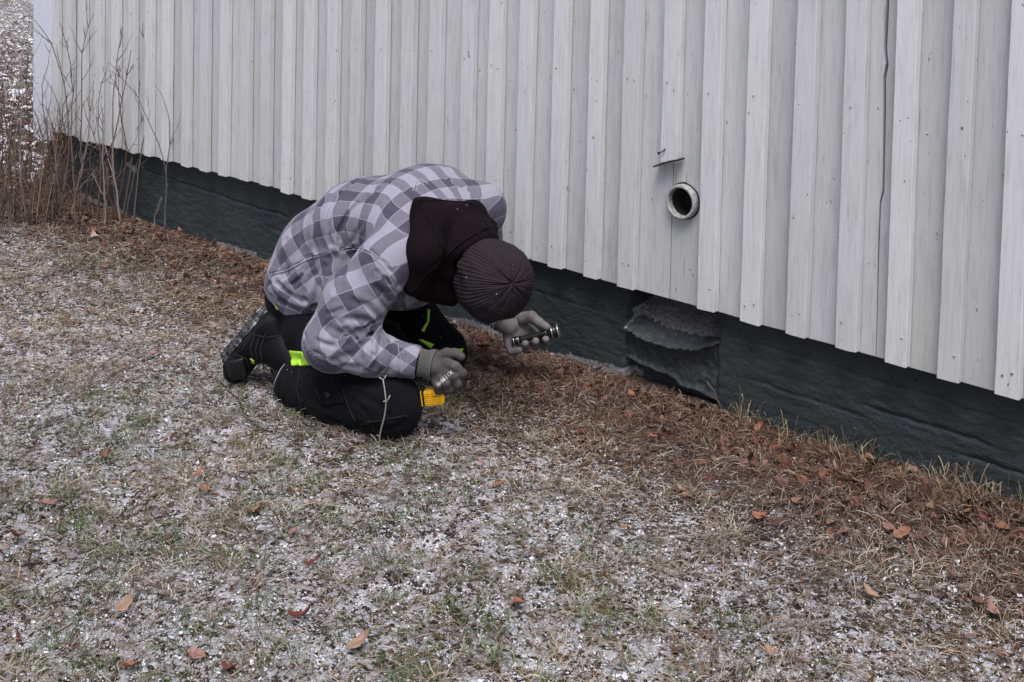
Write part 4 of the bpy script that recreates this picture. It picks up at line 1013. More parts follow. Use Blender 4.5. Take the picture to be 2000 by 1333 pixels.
# ------------------------------------------------------------------ boots
def make_boot(heel, mid, toe, tip, ank, shaft, solen, label=None):
    """solen: outward normal of the sole"""
    solen = unit(solen); ax = unit(toe - heel); solen = unit(solen - ax * (solen @ ax)); side = np.cross(ax, solen)
    up = s_union([s_cone(heel, mid, .052, .050), s_cone(mid, toe, .050, .050), s_cone(toe, tip, .048, .036), s_cone(heel - solen * .02, ank, .046, .054), s_cone(ank, shaft, .054, .058), s_cone(mid - solen * .015, ank, .050, .050)], 0.025)
    base = s_plane(heel + solen * 0.034, solen)
    f = lambda P: smax(up(P), base(P), 0.008)
    pts = np.array([heel, mid, toe, tip, ank, shaft]); lo = pts.min(0) - .08; hi = pts.max(0) + .08
    V, F = nets(f, lo, hi, 0.0048, lambda P, d: d + 0.0015 * fbm(P[:, 0] * 30, P[:, 1] * 30, P[:, 2] * 30, seed=141, oct=2)); V = relax(V, F, 1, .4)
    bo = link("boot", mesh("boot", V, F), M_BOOT, person)
    # sole: outline follows the foot, thick rubber with lugs
    n = 26; u = np.linspace(-0.16, 1.22, n); path = heel + (toe - heel) * u[:, None] + solen * (0.040 - 0.010 * sstep(0.9, 1.25, u))[:, None]
    w = 0.044 * np.sqrt(np.clip(1 - ((u - 0.53) / 0.71) ** 4, 0.02, 1)) * (0.92 + 0.12 * sstep(0.4, 1.0, u)); th_ = 0.016
    VV = []
    for i in range(n):
        for sy in (-1, 1):
            for st in (0, 1): VV.append(path[i] + side * sy * w[i] + solen * (th_ * st - 0.006 if True else 0))
    VV = np.array(VV); q = []
    for i in range(n - 1):
        a0 = i * 4; b0 = a0 + 4
        q += [(a0, a0 + 2, b0 + 2, b0), (a0 + 1, b0 + 1, b0 + 3, a0 + 3), (a0, b0, b0 + 1, a0 + 1), (a0 + 2, a0 + 3, b0 + 3, b0 + 2)]
    q += [(0, 1, 3, 2), ((n - 1) * 4, (n - 1) * 4 + 2, (n - 1) * 4 + 3, (n - 1) * 4 + 1)]
    so = link("sole", mesh("sole", VV, np.array(q), False), M_SOLE, bo)
    for i in range(1, n - 1, 2):
        for sy in (-1, 0, 1):
            b = Bag(); c0 = path[i] + side * sy * (w[i] - .009) * (1 if sy else 0) + solen * (th_ - 0.002)
            hx, hy, hz = 0.0052, 0.0085 if sy else 0.007, 0.0065
            Vb, Fb = boxm(-hx, hx, -hy, hy, 0, hz); b.add(c0 + Vb @ np.stack([ax, side, solen]), Fb)
            link("lug", b.mesh("lug", False), M_SOLE, so)
    # welt line and panels
    bw = Bag()
    for dz, rr_ in ((0.026, .0022), (0.018, .0016)):
        u2 = np.linspace(-0.12, 1.15, 30); sgn = side if side @ np.array([0, -1, 0]) > 0 else -side
        base_p = heel + (toe - heel) * u2[:, None] + solen * dz
        st = base_p + sgn * 0.12
        for _ in range(40): st = st - sgn * f(st)[:, None] * 0.8
        bw.tube(st + sgn * 0.0006, rr_, 5)
    link("welt", bw.mesh("welt"), M_SEAM, bo)
    return bo, f
bh, bmid, bt, btip = pt((527, 634, .37)), pt((494, 668, .39)), pt((468, 704, .40)), pt((459, 728, .395))
bank, bsh = pt((560, 690, .345)), pt((585, 722, .31))
sn_ = unit(L(455, 640, .40) - L(500, 675, .39)) 
bootN, bf = make_boot(bh, bmid, bt, btip, bank, bsh, sn_)
cords("panel_seam", bf, [[(548, 655), (520, 660), (490, 652), (484, 640)], [(545, 622), (510, 632), (490, 655), (470, 690)], [(455, 690), (480, 700), (492, 730), (490, 745)]], M_SEAM, bootN, 0.0016)
cords("lace", bf, [[(497, 655), (489, 680), (494, 700)], [(508, 655), (499, 682), (503, 708), (510, 722)], [(519, 652), (508, 685), (514, 712), (520, 722)], [(498, 722), (508, 728), (515, 742)], [(503, 716), (516, 724), (522, 735)]], M_SEAM, bootN, 0.0024)
V, q, s_ = patch(bf, [(489, 700), (497, 704), (498, 711), (492, 709)], 5, 5, .002, .0015); link("lime_tag", mesh("lime_tag", V, [q, s_]), M_LIME, bootN)
V, q, s_ = patch(bf, [(438, 706), (474, 700), (488, 742), (450, 742)], 10, 10, .0008, .002); link("toe_cap", mesh("toe_cap", V, [q, s_]), M_TOE, bootN)
cords("heel_pull", bf, [[(553, 664), (560, 666), (568, 674)], [(553, 668), (560, 670), (566, 677)]], M_PIPING, bootN, 0.0012)
make_boot(pt((608, 650, .80)), pt((580, 678, .82)), pt((552, 700, .83)), pt((545, 712, .82)), pt((632, 690, .77)), pt((655, 695, .75)), L(455, 640, .40) - L(500, 675, .39))

# ------------------------------------------------------------------ gloves
def s_palm(c, e1, nrm, r): return s_ell(c, frame(e1, nrm), r)
def finger(pts, rads): return s_chain([pt(p) for p in pts], rads, 0.006)
g_e = pt((880, 724, -.005)) - pt((835, 710, .01))
palmN = s_palm(pt((860, 717, .0)), g_e, (0.1, -1, 0.25), (.046, .046, .021))
glN_s = [palmN, s_cone(pt((826, 708, .01)), pt((846, 713, .005)), .033, .034),
         finger([(848, 702, .01), (872, 690, .0), (889, 690, -.005), (901, 697, -.005)], [.019, .0145, .0130, .0125]),
         finger([(870, 708, -.005), (890, 716, -.02), (903, 730, -.02), (902, 744, .005)], [.018, .0140, .0130, .0120]),
         finger([(868, 722, -.005), (886, 735, -.025), (894, 749, -.02), (886, 760, .005)], [.018, .0140, .0130, .0120]),
         finger([(860, 732, -.005), (872, 748, -.025), (876, 761, -.015), (866, 767, .012)], [.018, .0135, .0125, .0115]),
         finger([(850, 737, .0), (856, 752, -.018), (857, 763, -.008), (850, 766, .012)], [.017, .0125, .0115, .0110])]
glN = s_union(glN_s, 0.005)
def glove(name, f, pts, mat, label=None):
    lo = pts.min(0) - .05; hi = pts.max(0) + .05
    V, F = nets(f, lo, hi, 0.0026, lambda P, d: d + 0.0022 * fbm(P[:, 0] * 45, P[:, 1] * 45, P[:, 2] * 45, seed=151, oct=3)); V = relax(V, F, 1, .3)
    return link(name, mesh(name, V, F), mat, person, label=label)
gN = glove("glove", glN, np.array([pt((826, 708, .01)), pt((905, 690, .0)), pt((880, 768, .0)), pt((905, 745, -.03))]), M_GLOVE, "grey knit glove resting over the knee")
def cuff(a, b, ra, rb, parent, nr=44):
    m = 14; n = nr * 6; t = np.linspace(0, 1, m); axd = unit(b - a); Fm = frame(axd, (0, 0, 1)); V = []
    for k in t:
        r_ = ra + (rb - ra) * k + 0.0035 * math.sin(k * 9) * 0.5; ph = np.arange(n) * 2 * np.pi / n; rr = r_ + 0.0011 * np.cos(ph * nr)
        if k in (0.0, 1.0): rr = rr - 0.0015
        V.append(a + (b - a) * k + (np.cos(ph) * rr)[:, None] * Fm[1] + (np.sin(ph) * rr)[:, None] * Fm[2])
    V = np.concatenate(V); i = np.arange(m - 1)[:, None]; j = np.arange(n)[None]; j2 = (j + 1) % n
    Q = np.stack([i * n + j, i * n + j2, (i + 1) * n + j2, (i + 1) * n + j], -1).reshape(-1, 4)
    o = link("glove_cuff", mesh("glove_cuff", V, Q), M_CUFF, parent)
    bb = Bag(); ph = np.linspace(0, 2 * np.pi, 40); bb.tube(b + (np.cos(ph) * (rb + .0006))[:, None] * Fm[1] + (np.sin(ph) * (rb + .0006))[:, None] * Fm[2], .0016, 5); link("overlock_thread", bb.mesh("overlock_thread"), M_GLOVEP, o)
    return o
cuff(pt((812, 707, .02)), pt((848, 714, .005)), .037, .043, gN)
V, Q, c = tube([pt((806, 706, .02)), pt((817, 708, .02))], .044, 24); link("jacket_cuff_edge", mesh("jacket_cuff_edge", V, Q), M_HOOD, jk)

# print on the back of the glove, three short slanting lines
def text_on(f, body_, px, py, size, rot, parent, mat):
    cu = bpy.data.curves.new("print", 'FONT'); cu.body = body_; cu.size = size; cu.align_x = 'CENTER'; cu.align_y = 'CENTER'; cu.extrude = 0.0
    o = bpy.data.objects.new("print", cu); COL.objects.link(o); dg = bpy.context.evaluated_depsgraph_get(); dg.update()
    me = bpy.data.meshes.new_from_object(o.evaluated_get(dg)); bpy.data.objects.remove(o)
    n = len(me.vertices); co = np.zeros(n * 3, np.float32); me.vertices.foreach_get("co", co); co = co.reshape(-1, 3)
    S0 = hit(f, [px], [py])[0]; N0 = grad(f, S0[None])[0]; vd = unit(S0 - CL)
    ex = unit(np.cross(vd, (0, 0, 1))); ex = ex if ex[0] > 0 else -ex; ez = np.cross(ex, vd); ez = ez if ez[2] > 0 else -ez
    e1 = ex * math.cos(rot) + ez * math.sin(rot); e2 = -ex * math.sin(rot) + ez * math.cos(rot)
    P = S0 - vd * 0.08 + co[:, :1] * e1 + co[:, 1:2] * e2
    for _ in range(60): P = P + vd * f(P)[:, None] * 0.7
    P = P - vd * 0.0012
    me.vertices.foreach_set("co", P.astype(np.float32).ravel()); me.materials.clear(); me.materials.append(mat); me.update()
    return link("print", me, None, parent)
try:
    text_on(glN, "4131X", 872, 736, .0165, math.radians(38), gN, M_INK); text_on(glN, "388", 864, 745, .0125, math.radians(38), gN, M_INK); text_on(glN, "(8)", 857, 751, .012, math.radians(30), gN, M_INK)
except Exception as ex_: print("print failed", ex_)

# far hand: palm turned up towards the viewer with the torch lying across it
TA_, TB_ = pt((1003, 667, .452)), pt((1091, 646, .440))
g_f = pt((1040, 650, .49)) - pt((985, 630, .48))
palmF = s_palm(pt((1010, 642, .495)), g_f, (0.15, -1, 0.45), (.052, .045, .020))
glF_s = [palmF, s_cone(pt((975, 625, .49)), pt((995, 636, .49)), .031, .033),
         finger([(1022, 622, .485), (1038, 618, .462), (1053, 630, .448), (1068, 639, .440)], [.022, .0175, .0145, .0125]),
         finger([(992, 655, .49), (993, 676, .468), (999, 687, .450), (1014, 685, .436)], [.017, .0135, .0130, .0120]),
         finger([(1008, 655, .50), (1021, 676, .492), (1026, 681, .455), (1026, 672, .432)], [.017, .0130, .0125, .0125]),
         finger([(1024, 650, .50), (1043, 670, .492), (1046, 676, .452), (1046, 667, .430)], [.017, .0130, .0125, .0125]),
         finger([(1038, 645, .50), (1062, 664, .492), (1067, 671, .450), (1066, 663, .428)], [.016, .0125, .0120, .0115])]
glF = s_union(glF_s, 0.007)
gF = glove("glove", glF, np.array([pt((970, 620, .50)), pt((1070, 615, .43)), pt((1000, 690, .44)), pt((1075, 680, .43))]), M_GLOVEP, "pale palmed glove holding the flashlight")
cuff(pt((955, 610, .50)), pt((980, 627, .49)), .034, .036, gF)

# ------------------------------------------------------------------ flashlight in the far hand
def to_world(p): return ORG + p @ RL
axf = unit(TB_ - TA_); Lf = np.linalg.norm(TB_ - TA_)
torch = empty("flashlight", "slim black metal flashlight held in the gloved hand nearest the foundation", "flashlight", tuple(to_world(TA_)), RZ)
Mf = frame(axf, (0, 0, 1))
M_ALU = Mat("black_anodised_metal", 0.32, (0.014, 0.014, 0.015), spec=0.6, metal=0.4).m
M_RING = Mat("bright_metal_ring", 0.25, (0.55, 0.55, 0.57), metal=0.9).m
M_LENS = Mat("flashlight_glass", 0.1, (0.12, 0.12, 0.14), spec=0.8).m
def tpart(name, prof, mat, n=32, par=torch):
    V, Q, c = lathe(prof, n); o = link(name, mesh(name, V @ Mf, [Q, c]), mat, par); return o
bodyf = tpart("barrel", [(0.018, .0120), (0.030, .0108), (0.052, .0105), (0.085, .0105), (0.100, .0112), (Lf - .052, .0125), (Lf - .050, .0140)], M_ALU)
tpart("tail_cap", [(-0.004, .0100), (-0.002, .0135), (0.001, .0140), (0.016, .0135), (0.018, .0120)], M_ALU)
tpart("tail_ring", [(0.0005, .0143), (0.0010, .0148), (0.0030, .0148), (0.0035, .0143)], M_RING); tpart("tail_ring", [(0.0165, .0133), (0.0170, .0140), (0.0190, .0140), (0.0195, .0130)], M_RING)
headf = tpart("head", [(Lf - .050, .0140), (Lf - .048, .0165), (Lf - .040, .0165), (Lf - .039, .0145), (Lf - .036, .0145), (Lf - .035, .0165), (Lf - .030, .0170), (Lf - .022, .0195), (Lf - .003, .0200)], M_ALU)
tpart("bezel", [(Lf - .024, .0192), (Lf - .023, .0205), (Lf - .0205, .0205), (Lf - .020, .0195)], M_RING); tpart("bezel", [(Lf - .004, .0200), (Lf - .003, .0228), (Lf + .001, .0230), (Lf + .0015, .0190), (Lf - .001, .0185)], M_RING)
tpart("lens", [(Lf - .002, .0188), (Lf - .0015, .0)], M_LENS)
for k in range(3): tpart("cooling_fin", [(Lf - .066 + k * .005, .0125), (Lf - .0655 + k * .005, .0143), (Lf - .064 + k * .005, .0143), (Lf - .0635 + k * .005, .0125)], M_ALU)

# ------------------------------------------------------------------ yellow tape measure under the near hand
tc = pt((849, 774, .010)); e1 = unit(pt((870, 773, .012)) - pt((828, 777, .018)))
tape = empty("tape_measure", "yellow plastic tape measure case gripped under the gloved hand beside the near knee", "tape measure", tuple(to_world(tc)), RZ)
Mt = frame(e1, (0, 0, 1))
M_YEL = Mat("yellow_plastic", 0.38, (0.72, 0.36, 0.012), spec=0.5); v = M_YEL.coords(); M_YEL.col(M_YEL.ramp(M_YEL.noise(v, 60, 3), [(0.3, (0.58, 0.29, 0.008)), (0.55, (0.80, 0.47, 0.012))])); M_YEL = M_YEL.m
M_BLK = Mat("black_rubber_bumper", 0.6, (0.012, 0.012, 0.012)).m
out = np.array([(-.030, -.020), (-.030, .020), (-.024, .0235), (.020, .0235), (.029, .016), (.032, .0), (.030, -.014), (.022, -.0225), (-.026, -.0225)])
def prism(poly, y0, y1, bev=0.002):
    n = len(poly); rings = [(y0, 1 - 0.07), (y0 + bev, 1.0), (y1 - bev, 1.0), (y1, 1 - 0.07)]; V = np.concatenate([np.stack([poly[:, 0] * k, np.full(n, y), poly[:, 1] * k], 1) for y, k in rings])
    Q = [(r * n + j, r * n + (j + 1) % n, (r + 1) * n + (j + 1) % n, (r + 1) * n + j) for r in range(3) for j in range(n)]
    return V, np.array(Q)[:, ::-1], np.array([range(n), range(3 * n, 4 * n)[::-1]])
V, Q, c = prism(out, -.017, .017); case = link("case", mesh("case", V @ Mt, [Q, c], False), M_YEL, tape)
for z in (-.014, -.008, -.002, .004, .010, .016):
    Vb, Fb = boxm(-.026, .026 - abs(z) * .3, -.0195, -.0165, z - .0011, z + .0011); link("grip_rib", mesh("grip_rib", Vb @ Mt, Fb, False), M_YEL, case)
Vb, Fb = boxm(-.036, -.0285, -.016, .016, -.022, .021); link("bumper", mesh("bumper", Vb @ Mt, Fb, False), M_BLK, tape)
Vb, Fb = boxm(-.0385, -.0355, -.017, -.010, -.021, .022); link("edge_trim", mesh("edge_trim", Vb @ Mt, Fb, False), M_YEL, tape)
Vb, Fb = boxm(.0, .012, -.0200, -.0190, .005, .0066); link("slot", mesh("slot", Vb @ Mt, Fb, False), M_BLK, case)

# ------------------------------------------------------------------ shrubs at the far corner
def on_ground(px, py):
    d = CF + (px - 1000) / 2400 * CR - (py + 45.347) / 2400 * CU
    t = (0.0 - CAM[2]) / d[2]
    for _ in range(12):
        q = CAM + d * t; t = (float(gz(q[0], q[1])) - CAM[2]) / d[2]
    return CAM + d * t
HORF = unit(np.array([CF[0], CF[1], 0]))
def on_plane(px, py, base, off=0.0):
    """world point where the line of sight crosses the upright plane through base"""
    d = CF + (px - 1000) / 2400 * CR - (py + 45.347) / 2400 * CU
    t = ((base - CAM) @ HORF + off) / (d @ HORF); return CAM + d * t
ms = Mat("bare_twig_bark", 0.85, (0.12, 0.08, 0.06), spec=0.2); ms.col(ms.attr("col", "Color")); M_TWIG = ms.m
def smooth_path(P, m):
    P = np.asarray(P, float); s = np.r_[0, np.cumsum(np.linalg.norm(np.diff(P, axis=0), axis=1))]; t = np.linspace(0, s[-1], m)
    Q = np.stack([np.interp(t, s, P[:, k]) for k in range(3)], 1)
    for _ in range(3): Q[1:-1] = (Q[:-2] + 2 * Q[1:-1] + Q[2:]) / 4
    return Q
def stem_mesh(path, r0, r1, col, twigs=6, seed=0, tl=(0.05, 0.22), m=16):
    rg = np.random.default_rng(seed); b = Bag(); Q = smooth_path(path, m); n = len(Q)
    Q[1:] += rg.normal(0, 0.0025, (n - 1, 3))
    b.tube(Q, np.linspace(r0, r1, n), 5, col=col)
    for k in range(twigs):
        i = int(rg.integers(n // 4, n - 1)); d = unit(Q[min(i + 1, n - 1)] - Q[i - 1]); w = unit(np.cross(d, rg.normal(0, 1, 3))); L_ = rg.uniform(*tl) * (1 - 0.3 * i / n)
        e = unit(d * 0.9 + w * rg.uniform(0.4, 0.9)); pts = [Q[i] + e * L_ * t + d * L_ * 0.25 * t * t + rg.normal(0, 0.003, 3) for t in (0, .25, .5, .75, 1)]; pts[0] = Q[i]
        b.tube(pts, np.linspace(r1 * 1.3, r1 * 0.5, 5), 4, col=np.array(col) * rg.uniform(0.8, 1.3))
        if rg.random() < 0.5:
            e2 = unit(e + rg.normal(0, 0.5, 3)); b.tube([pts[2], pts[2] + e2 * L_ * .3, pts[2] + e2 * L_ * .5 + (0, 0, .01)], [r1, r1 * .7, r1 * .4], 4, col=col)
    # buds
    for k in range(4):
        i = int(rg.integers(n // 3, n)); V, Qf, c = tube([Q[i], Q[i] + (0.001, 0.0, 0.006)], [r1 * 1.9, r1 * 0.8], 5); b.add(V, Qf, c, col=np.array(col) * 0.8)
    return b.mesh("stem")
def cpx(x, y): return (x / 2.381, y / 2.381)            # measured on an enlarged corner of the photograph
GREYB, REDB, PALEB, DARKB = (0.15, 0.115, 0.10), (0.125, 0.065, 0.050), (0.27, 0.22, 0.20), (0.045, 0.033, 0.03)
shrubs = [
 ("bare shrub of tall pale stems, the one nearest the kneeling person, by the foundation", [
   ([(565, 1050), (530, 820), (520, 600), (530, 400), (560, 170)], PALEB, .0045, 6), ([(640, 1040), (650, 740), (690, 540), (720, 400), (775, 320), (830, 285)], GREYB, .0034, 4), ([(600, 1020), (635, 620), (650, 400), (665, 250), (680, 90)], GREYB, .0036, 6),
   ([(560, 1040), (470, 800), (540, 620), (575, 430), (612, 240)], REDB, .0034, 5), ([(785, 1090), (778, 750), (690, 560), (620, 400), (520, 330)], GREYB, .0024, 3), ([(790, 1090), (776, 748), (800, 600), (780, 480), (725, 400)], GREYB, .0024, 2), ([(615, 1020), (690, 520), (735, 380), (820, 330)], GREYB, .0026, 4), ([(540, 1030), (520, 700), (430, 640), (400, 690)], GREYB, .0030, 3), ([(710, 1080), (722, 1000), (735, 950)], PALEB, .0024, 1)]),
 ("bare grey shrub of upright forked stems just left of the pale stemmed one", [
   ([(490, 1060), (485, 800), (478, 600), (468, 450)], PALEB, .0038, 6), ([(325, 1000), (390, 760), (415, 600), (425, 480), (438, 385)], PALEB, .0036, 5), ([(330, 1000), (380, 780), (410, 660)], PALEB, .0032, 3), ([(360, 1080), (332, 700), (335, 350), (320, 190), (270, 100)], GREYB, .0032, 8),
   ([(375, 1000), (380, 560), (376, 250), (400, 130), (435, 70)], GREYB, .0034, 8), ([(455, 1040), (470, 760), (450, 450), (500, 300)], GREYB, .0028, 6), ([(300, 960), (310, 640), (275, 520), (320, 430)], REDB, .0030, 7), ([(470, 1060), (510, 790), (400, 560), (390, 480)], GREYB, .0026, 4), ([(520, 1040), (600, 730), (560, 560), (545, 310)], REDB, .0028, 5)]),
 ("bare arching shrub whose stems cross the white corner board", [
   ([(300, 960), (325, 520), (280, 300), (235, 180), (190, 100), (120, 55)], GREYB, .0034, 6), ([(250, 930), (230, 640), (195, 500), (180, 420), (225, 330), (240, 200)], GREYB, .0028, 7), ([(210, 940), (200, 640), (180, 560), (110, 400), (120, 280)], REDB, .0030, 8), ([(270, 950), (270, 700), (240, 560), (200, 480)], REDB, .0030, 8), ([(230, 940), (290, 600), (270, 460), (200, 350)], REDB, .0026, 6), ([(160, 940), (260, 620), (330, 480)], REDB, .0026, 6)]),
 ("bare reddish shrub at the left edge of the lawn, beyond the corner board", [
   ([(125, 1020), (95, 850), (90, 690), (105, 480), (100, 270)], PALEB, .0034, 5), ([(60, 930), (40, 640), (10, 460), (15, 320)], REDB, .0034, 8), ([(150, 930), (140, 640), (120, 460), (135, 250)], REDB, .0032, 8), ([(20, 930), (50, 700), (60, 540), (110, 440)], REDB, .0030, 8), ([(90, 930), (60, 660), (45, 560), (10, 470)], REDB, .0030, 8), ([(110, 900), (130, 700), (175, 560)], REDB, .0028, 6), ([(10, 900), (12, 660), (5, 420)], REDB, .0030, 6)]),
]
for si, (lab, stems) in enumerate(shrubs):
    b0 = on_ground(*cpx(*stems[0][0][0]))
    sh = empty("bare_shrub", lab, "shrub", tuple(b0), 0, "bare shrubs at the far corner of the house")
    for k, (pp, colr, r, tw) in enumerate(stems):
        base = on_ground(*cpx(*pp[0])); base[1] = min(base[1], -0.04)
        pts = [base - b0 - (0, 0, 0.02)] + [on_plane(*cpx(*q), base, off=-0.05 * (j + 1) / len(pp) - 0.02 * math.sin(k * 7 + j)) - b0 for j, q in enumerate(pp[1:])]
        link("stem", stem_mesh(pts, r * 1.45, r * 0.5, np.array(colr) * 1.1, tw, seed=si * 50 + k), M_TWIG, sh)
# the thicket of thin stems and dead weeds at their feet
rg = np.random.default_rng(5); b = Bag()
for k in range(340):
    px, py = rg.uniform(-40, 215), rg.uniform(372, 452); 
    if px > 125 and rg.random() < 0.45: continue
    base = on_ground(px, py); base[1] = min(base[1], -0.03); h = rg.uniform(0.08, 0.62 if px < 120 else 0.36) * (1 if rg.random() < .6 else .5); ln_ = rg.normal(0, 0.22, 2)
    mid = base + (ln_[0] * h * .5, ln_[1] * h * .4, h * .55); top = base + (ln_[0] * h * 1.1 + rg.normal(0, .03), min(ln_[1] * h, 0.0 - base[1] - .04), h)
    c0 = np.array([REDB, GREYB, DARKB, (0.19, 0.13, 0.10), (0.27, 0.21, 0.16)][rg.integers(0, 5)]) * rg.uniform(.7, 1.2)
    b.tube(smooth_path([base, mid, top], 6), np.linspace(.0022, .0008, 6), 4, col=c0)
    for q in range(3):
        e = rg.normal(0, 1, 3); e[2] = abs(e[2]); e = unit(e) * rg.uniform(.03, .11); st = mid + (top - mid) * rg.random(); b.tube([st, st + e * .5, st + e], [.0011, .0009, .0005], 3, col=c0)
link("weed_thicket", b.mesh("weed_thicket"), M_TWIG, kind="stuff")

# ------------------------------------------------------------------ leaves
ml = Mat("dry_leaf", 0.7, spec=0.25); ml.col(ml.attr("col", "Color")); v = ml.coords(); ml.bump(ml.noise(v, 180, 3), 0.4, 0.001); M_LEAF = ml.m
def leaf_arrays(L_, W_, curl, fold, col, rg, n=9, m=5):
    t = np.linspace(0, 1, n); w = np.sin(np.pi * np.clip(t * 0.93 + 0.04, 0, 1)) ** 0.8 * (1 - 0.25 * t) * (1 + 0.14 * rg.normal(0, 1, n) * (t > 0.1))
    s = np.linspace(-1, 1, m); V = []
    for i in range(n):
        for q in s:
            x = (t[i] - .5) * L_; y = q * w[i] * W_ / 2; z = fold * abs(q) * w[i] * W_ + curl * ((t[i] - .5) ** 2) * L_ + 0.05 * L_ * math.sin(q * 2.2 + t[i] * 5)
            V.append((x, y, z))
    Q = np.array([(i * m + j, (i + 1) * m + j, (i + 1) * m + j + 1, i * m + j + 1) for i in range(n - 1) for j in range(m - 1)])
    C_ = np.array([np.array(col) * (0.75 if abs(s[k % m]) < .1 else 1.0) * rg.uniform(.85, 1.12) for k in range(n * m)])
    return np.array(V), Q, C_
OR, TAN, PINK, DRED, BRN, PALE = (0.27, 0.125, 0.075), (0.31, 0.20, 0.14), (0.30, 0.165, 0.135), (0.14, 0.042, 0.036), (0.16, 0.085, 0.06), (0.40, 0.28, 0.23)
LEAVES = [ # picture position, length m, colour, tilt up, label
 (420, 490, .075, TAN, 1.2, "upright tan leaf standing against the foundation left of the person"), (183, 472, .075, PALE, .5, "pale pinkish leaf lying before the bare shrubs"),
 (1482, 850, .060, OR, .9, "orange leaf tilted up beside the grass tuft right of the broken vent"), (1632, 950, .085, TAN, 1.1, "large upright tan leaf in the litter by the right part of the foundation"),
 (1562, 998, .062, OR, .7, "orange leaf leaning on its edge below the large upright tan leaf"), (1487, 1024, .062, OR, .3, "flat orange brown leaf left of the leaning orange leaf"),
 (1845, 1020, .075, PINK, .6, "broad pinkish brown leaf among straw near the right edge"), (1762, 1058, .070, OR, .4, "orange brown leaf below and left of the broad pinkish one"),
 (1700, 1182, .075, TAN, .25, "pale tan leaf lying on a snow patch at lower right"), (1850, 1048, .050, BRN, .3, "small brown leaf just under the broad pinkish one"),
 (1940, 1212, .070, PINK, .3, "pinkish leaf near the lower right corner"), (1908, 1190, .060, BRN, .2, "dark brown leaf just left of the pinkish corner leaf"),
 (1012, 1197, .070, OR, .4, "bright orange leaf alone in the middle foreground"), (893, 1086, .060, BRN, .5, "curled brown leaf above the bright orange foreground leaf"),
 (975, 960, .055, OR, .4, "orange leaf on the straw below the tape measure"), (938, 918, .050, PINK, .5, "small pink brown leaf halfway between the knee and the orange leaf"),
 (703, 1278, .080, TAN, .5, "tan leaf near the middle of the lower edge"), (612, 1115, .062, DRED, .4, "dark red leaf right of the green moss patch"), (575, 1050, .050, PINK, .2, "small salmon leaf above the dark red one"),
 (588, 1222, .070, DRED, .3, "crumpled dark red leaf near the lower edge"), (388, 940, .062, OR, .4, "orange leaf left of centre on frosted straw"), (402, 968, .050, OR, .3, "smaller orange leaf touching the one above it"),
 (95, 995, .070, PINK, .2, "pale salmon leaf near the left edge"), (34, 1066, .060, DRED, .5, "wine red leaf at the left edge"), (243, 1200, .065, TAN, .4, "tan leaf curled at its tip in the left foreground"),
 (255, 1322, .060, OR, .3, "orange leaf at the lower edge, left part"), (448, 1322, .055, DRED, .3, "red leaf at the lower edge, left of centre"), (383, 1295, .060, PINK, .2, "pink brown leaf above the red lower edge leaf"),
 (1400, 752, .070, PINK, .4, "pinkish leaf close under the broken vent"), (1282, 866, .060, OR, .2, "flat orange leaf on straw below the vent patch"), (1150, 768, .060, DRED, .3, "red brown leaf in needles right of the tape measure"),
 (1095, 738, .060, BRN, .3, "brown leaf in needles below the flashlight"), (1232, 782, .050, OR, .4, "small orange leaf in needles left of the vent patch"), (1330, 968, .050, TAN, .3, "small tan leaf on bare straw right of centre"),
 (1215, 1045, .045, OR, .3, "tiny orange leaf right of the middle foreground"), (1610, 1095, .050, BRN, .3, "small brown leaf above the tan leaf on snow"), (205, 900, .050, BRN, .3, "small brown leaf on frosted grass at far left"),
 (135, 640, .055, OR, .3, "orange leaf on the lawn below the bare shrubs"), (300, 700, .050, PINK, .2, "pink brown leaf left of the boot"), (500, 1010, .045, OR, .3, "little orange leaf below the dark boot"),
 (350, 460, .060, OR, .5, "rusty leaf at the foundation between shrubs and upright tan leaf"), (250, 520, .060, BRN, .4, "brown leaf in the litter below the pale shrub"), (1965, 1300, .060, BRN, .3, "brown leaf at the lower right corner"), (1500, 1290, .050, TAN, .3, "small tan leaf near the lower edge, right of centre")]
for k, (px, py, ll, col, tilt, lab) in enumerate(LEAVES):
    rg = np.random.default_rng(900 + k); p = on_ground(px, py); V, Q, C_ = leaf_arrays(ll * .70, ll * rg.uniform(.34, .55), rg.uniform(.2, 1.6), rg.uniform(.1, .35), col, rg)
    me = mesh("fallen_leaf", V, Q, True, C_); o = link("fallen_leaf", me, M_LEAF, label=lab, cat="leaf", group="dry leaves fallen on the lawn", loc=(p[0], p[1], p[2] + 0.013 + ll * .32 * math.sin(tilt)))
    o.rotation_euler = (rg.uniform(-.3, .3) + tilt * .4, -tilt * .8, RZ + rg.uniform(-1.2, 1.2) + (math.pi if rg.random() < .5 else 0))
# small fragments of leaf in the litter
b = Bag(); rg = np.random.default_rng(77); k = 0
while k < 2600:
    x = rg.uniform(-3.8, 2.6); y = -abs(rg.exponential(0.22)) if rg.random() < .78 else rg.uniform(-2.6, -.2)
    if not in_view_wedge(np.array([x]), np.array([y]), .3)[0]: continue
    k += 1; nearw = y > -.55
    L_ = rg.uniform(.012, .048 if nearw else .026); col = np.array([OR, BRN, DRED, BRN, TAN, (0.12, .06, .045), PINK][rg.integers(0, 7)]) * rg.uniform(.5, .95)
    V, Q, C_ = leaf_arrays(L_, L_ * rg.uniform(.4, .75), rg.uniform(0, 1.2), rg.uniform(0, .4), col, rg, 4, 3)
    a, t1, t2 = rg.uniform(0, 6.28), rg.normal(0, .4), rg.normal(0, .4); Rm = np.array(Matrix.Rotation(a, 3, 'Z') @ Matrix.Rotation(t1, 3, 'X') @ Matrix.Rotation(t2, 3, 'Y'))
    b.add(V @ Rm.T + (x, y, float(gz(x, y)) + rg.uniform(.006, .018)), Q, col=None); b.C.append(C_)
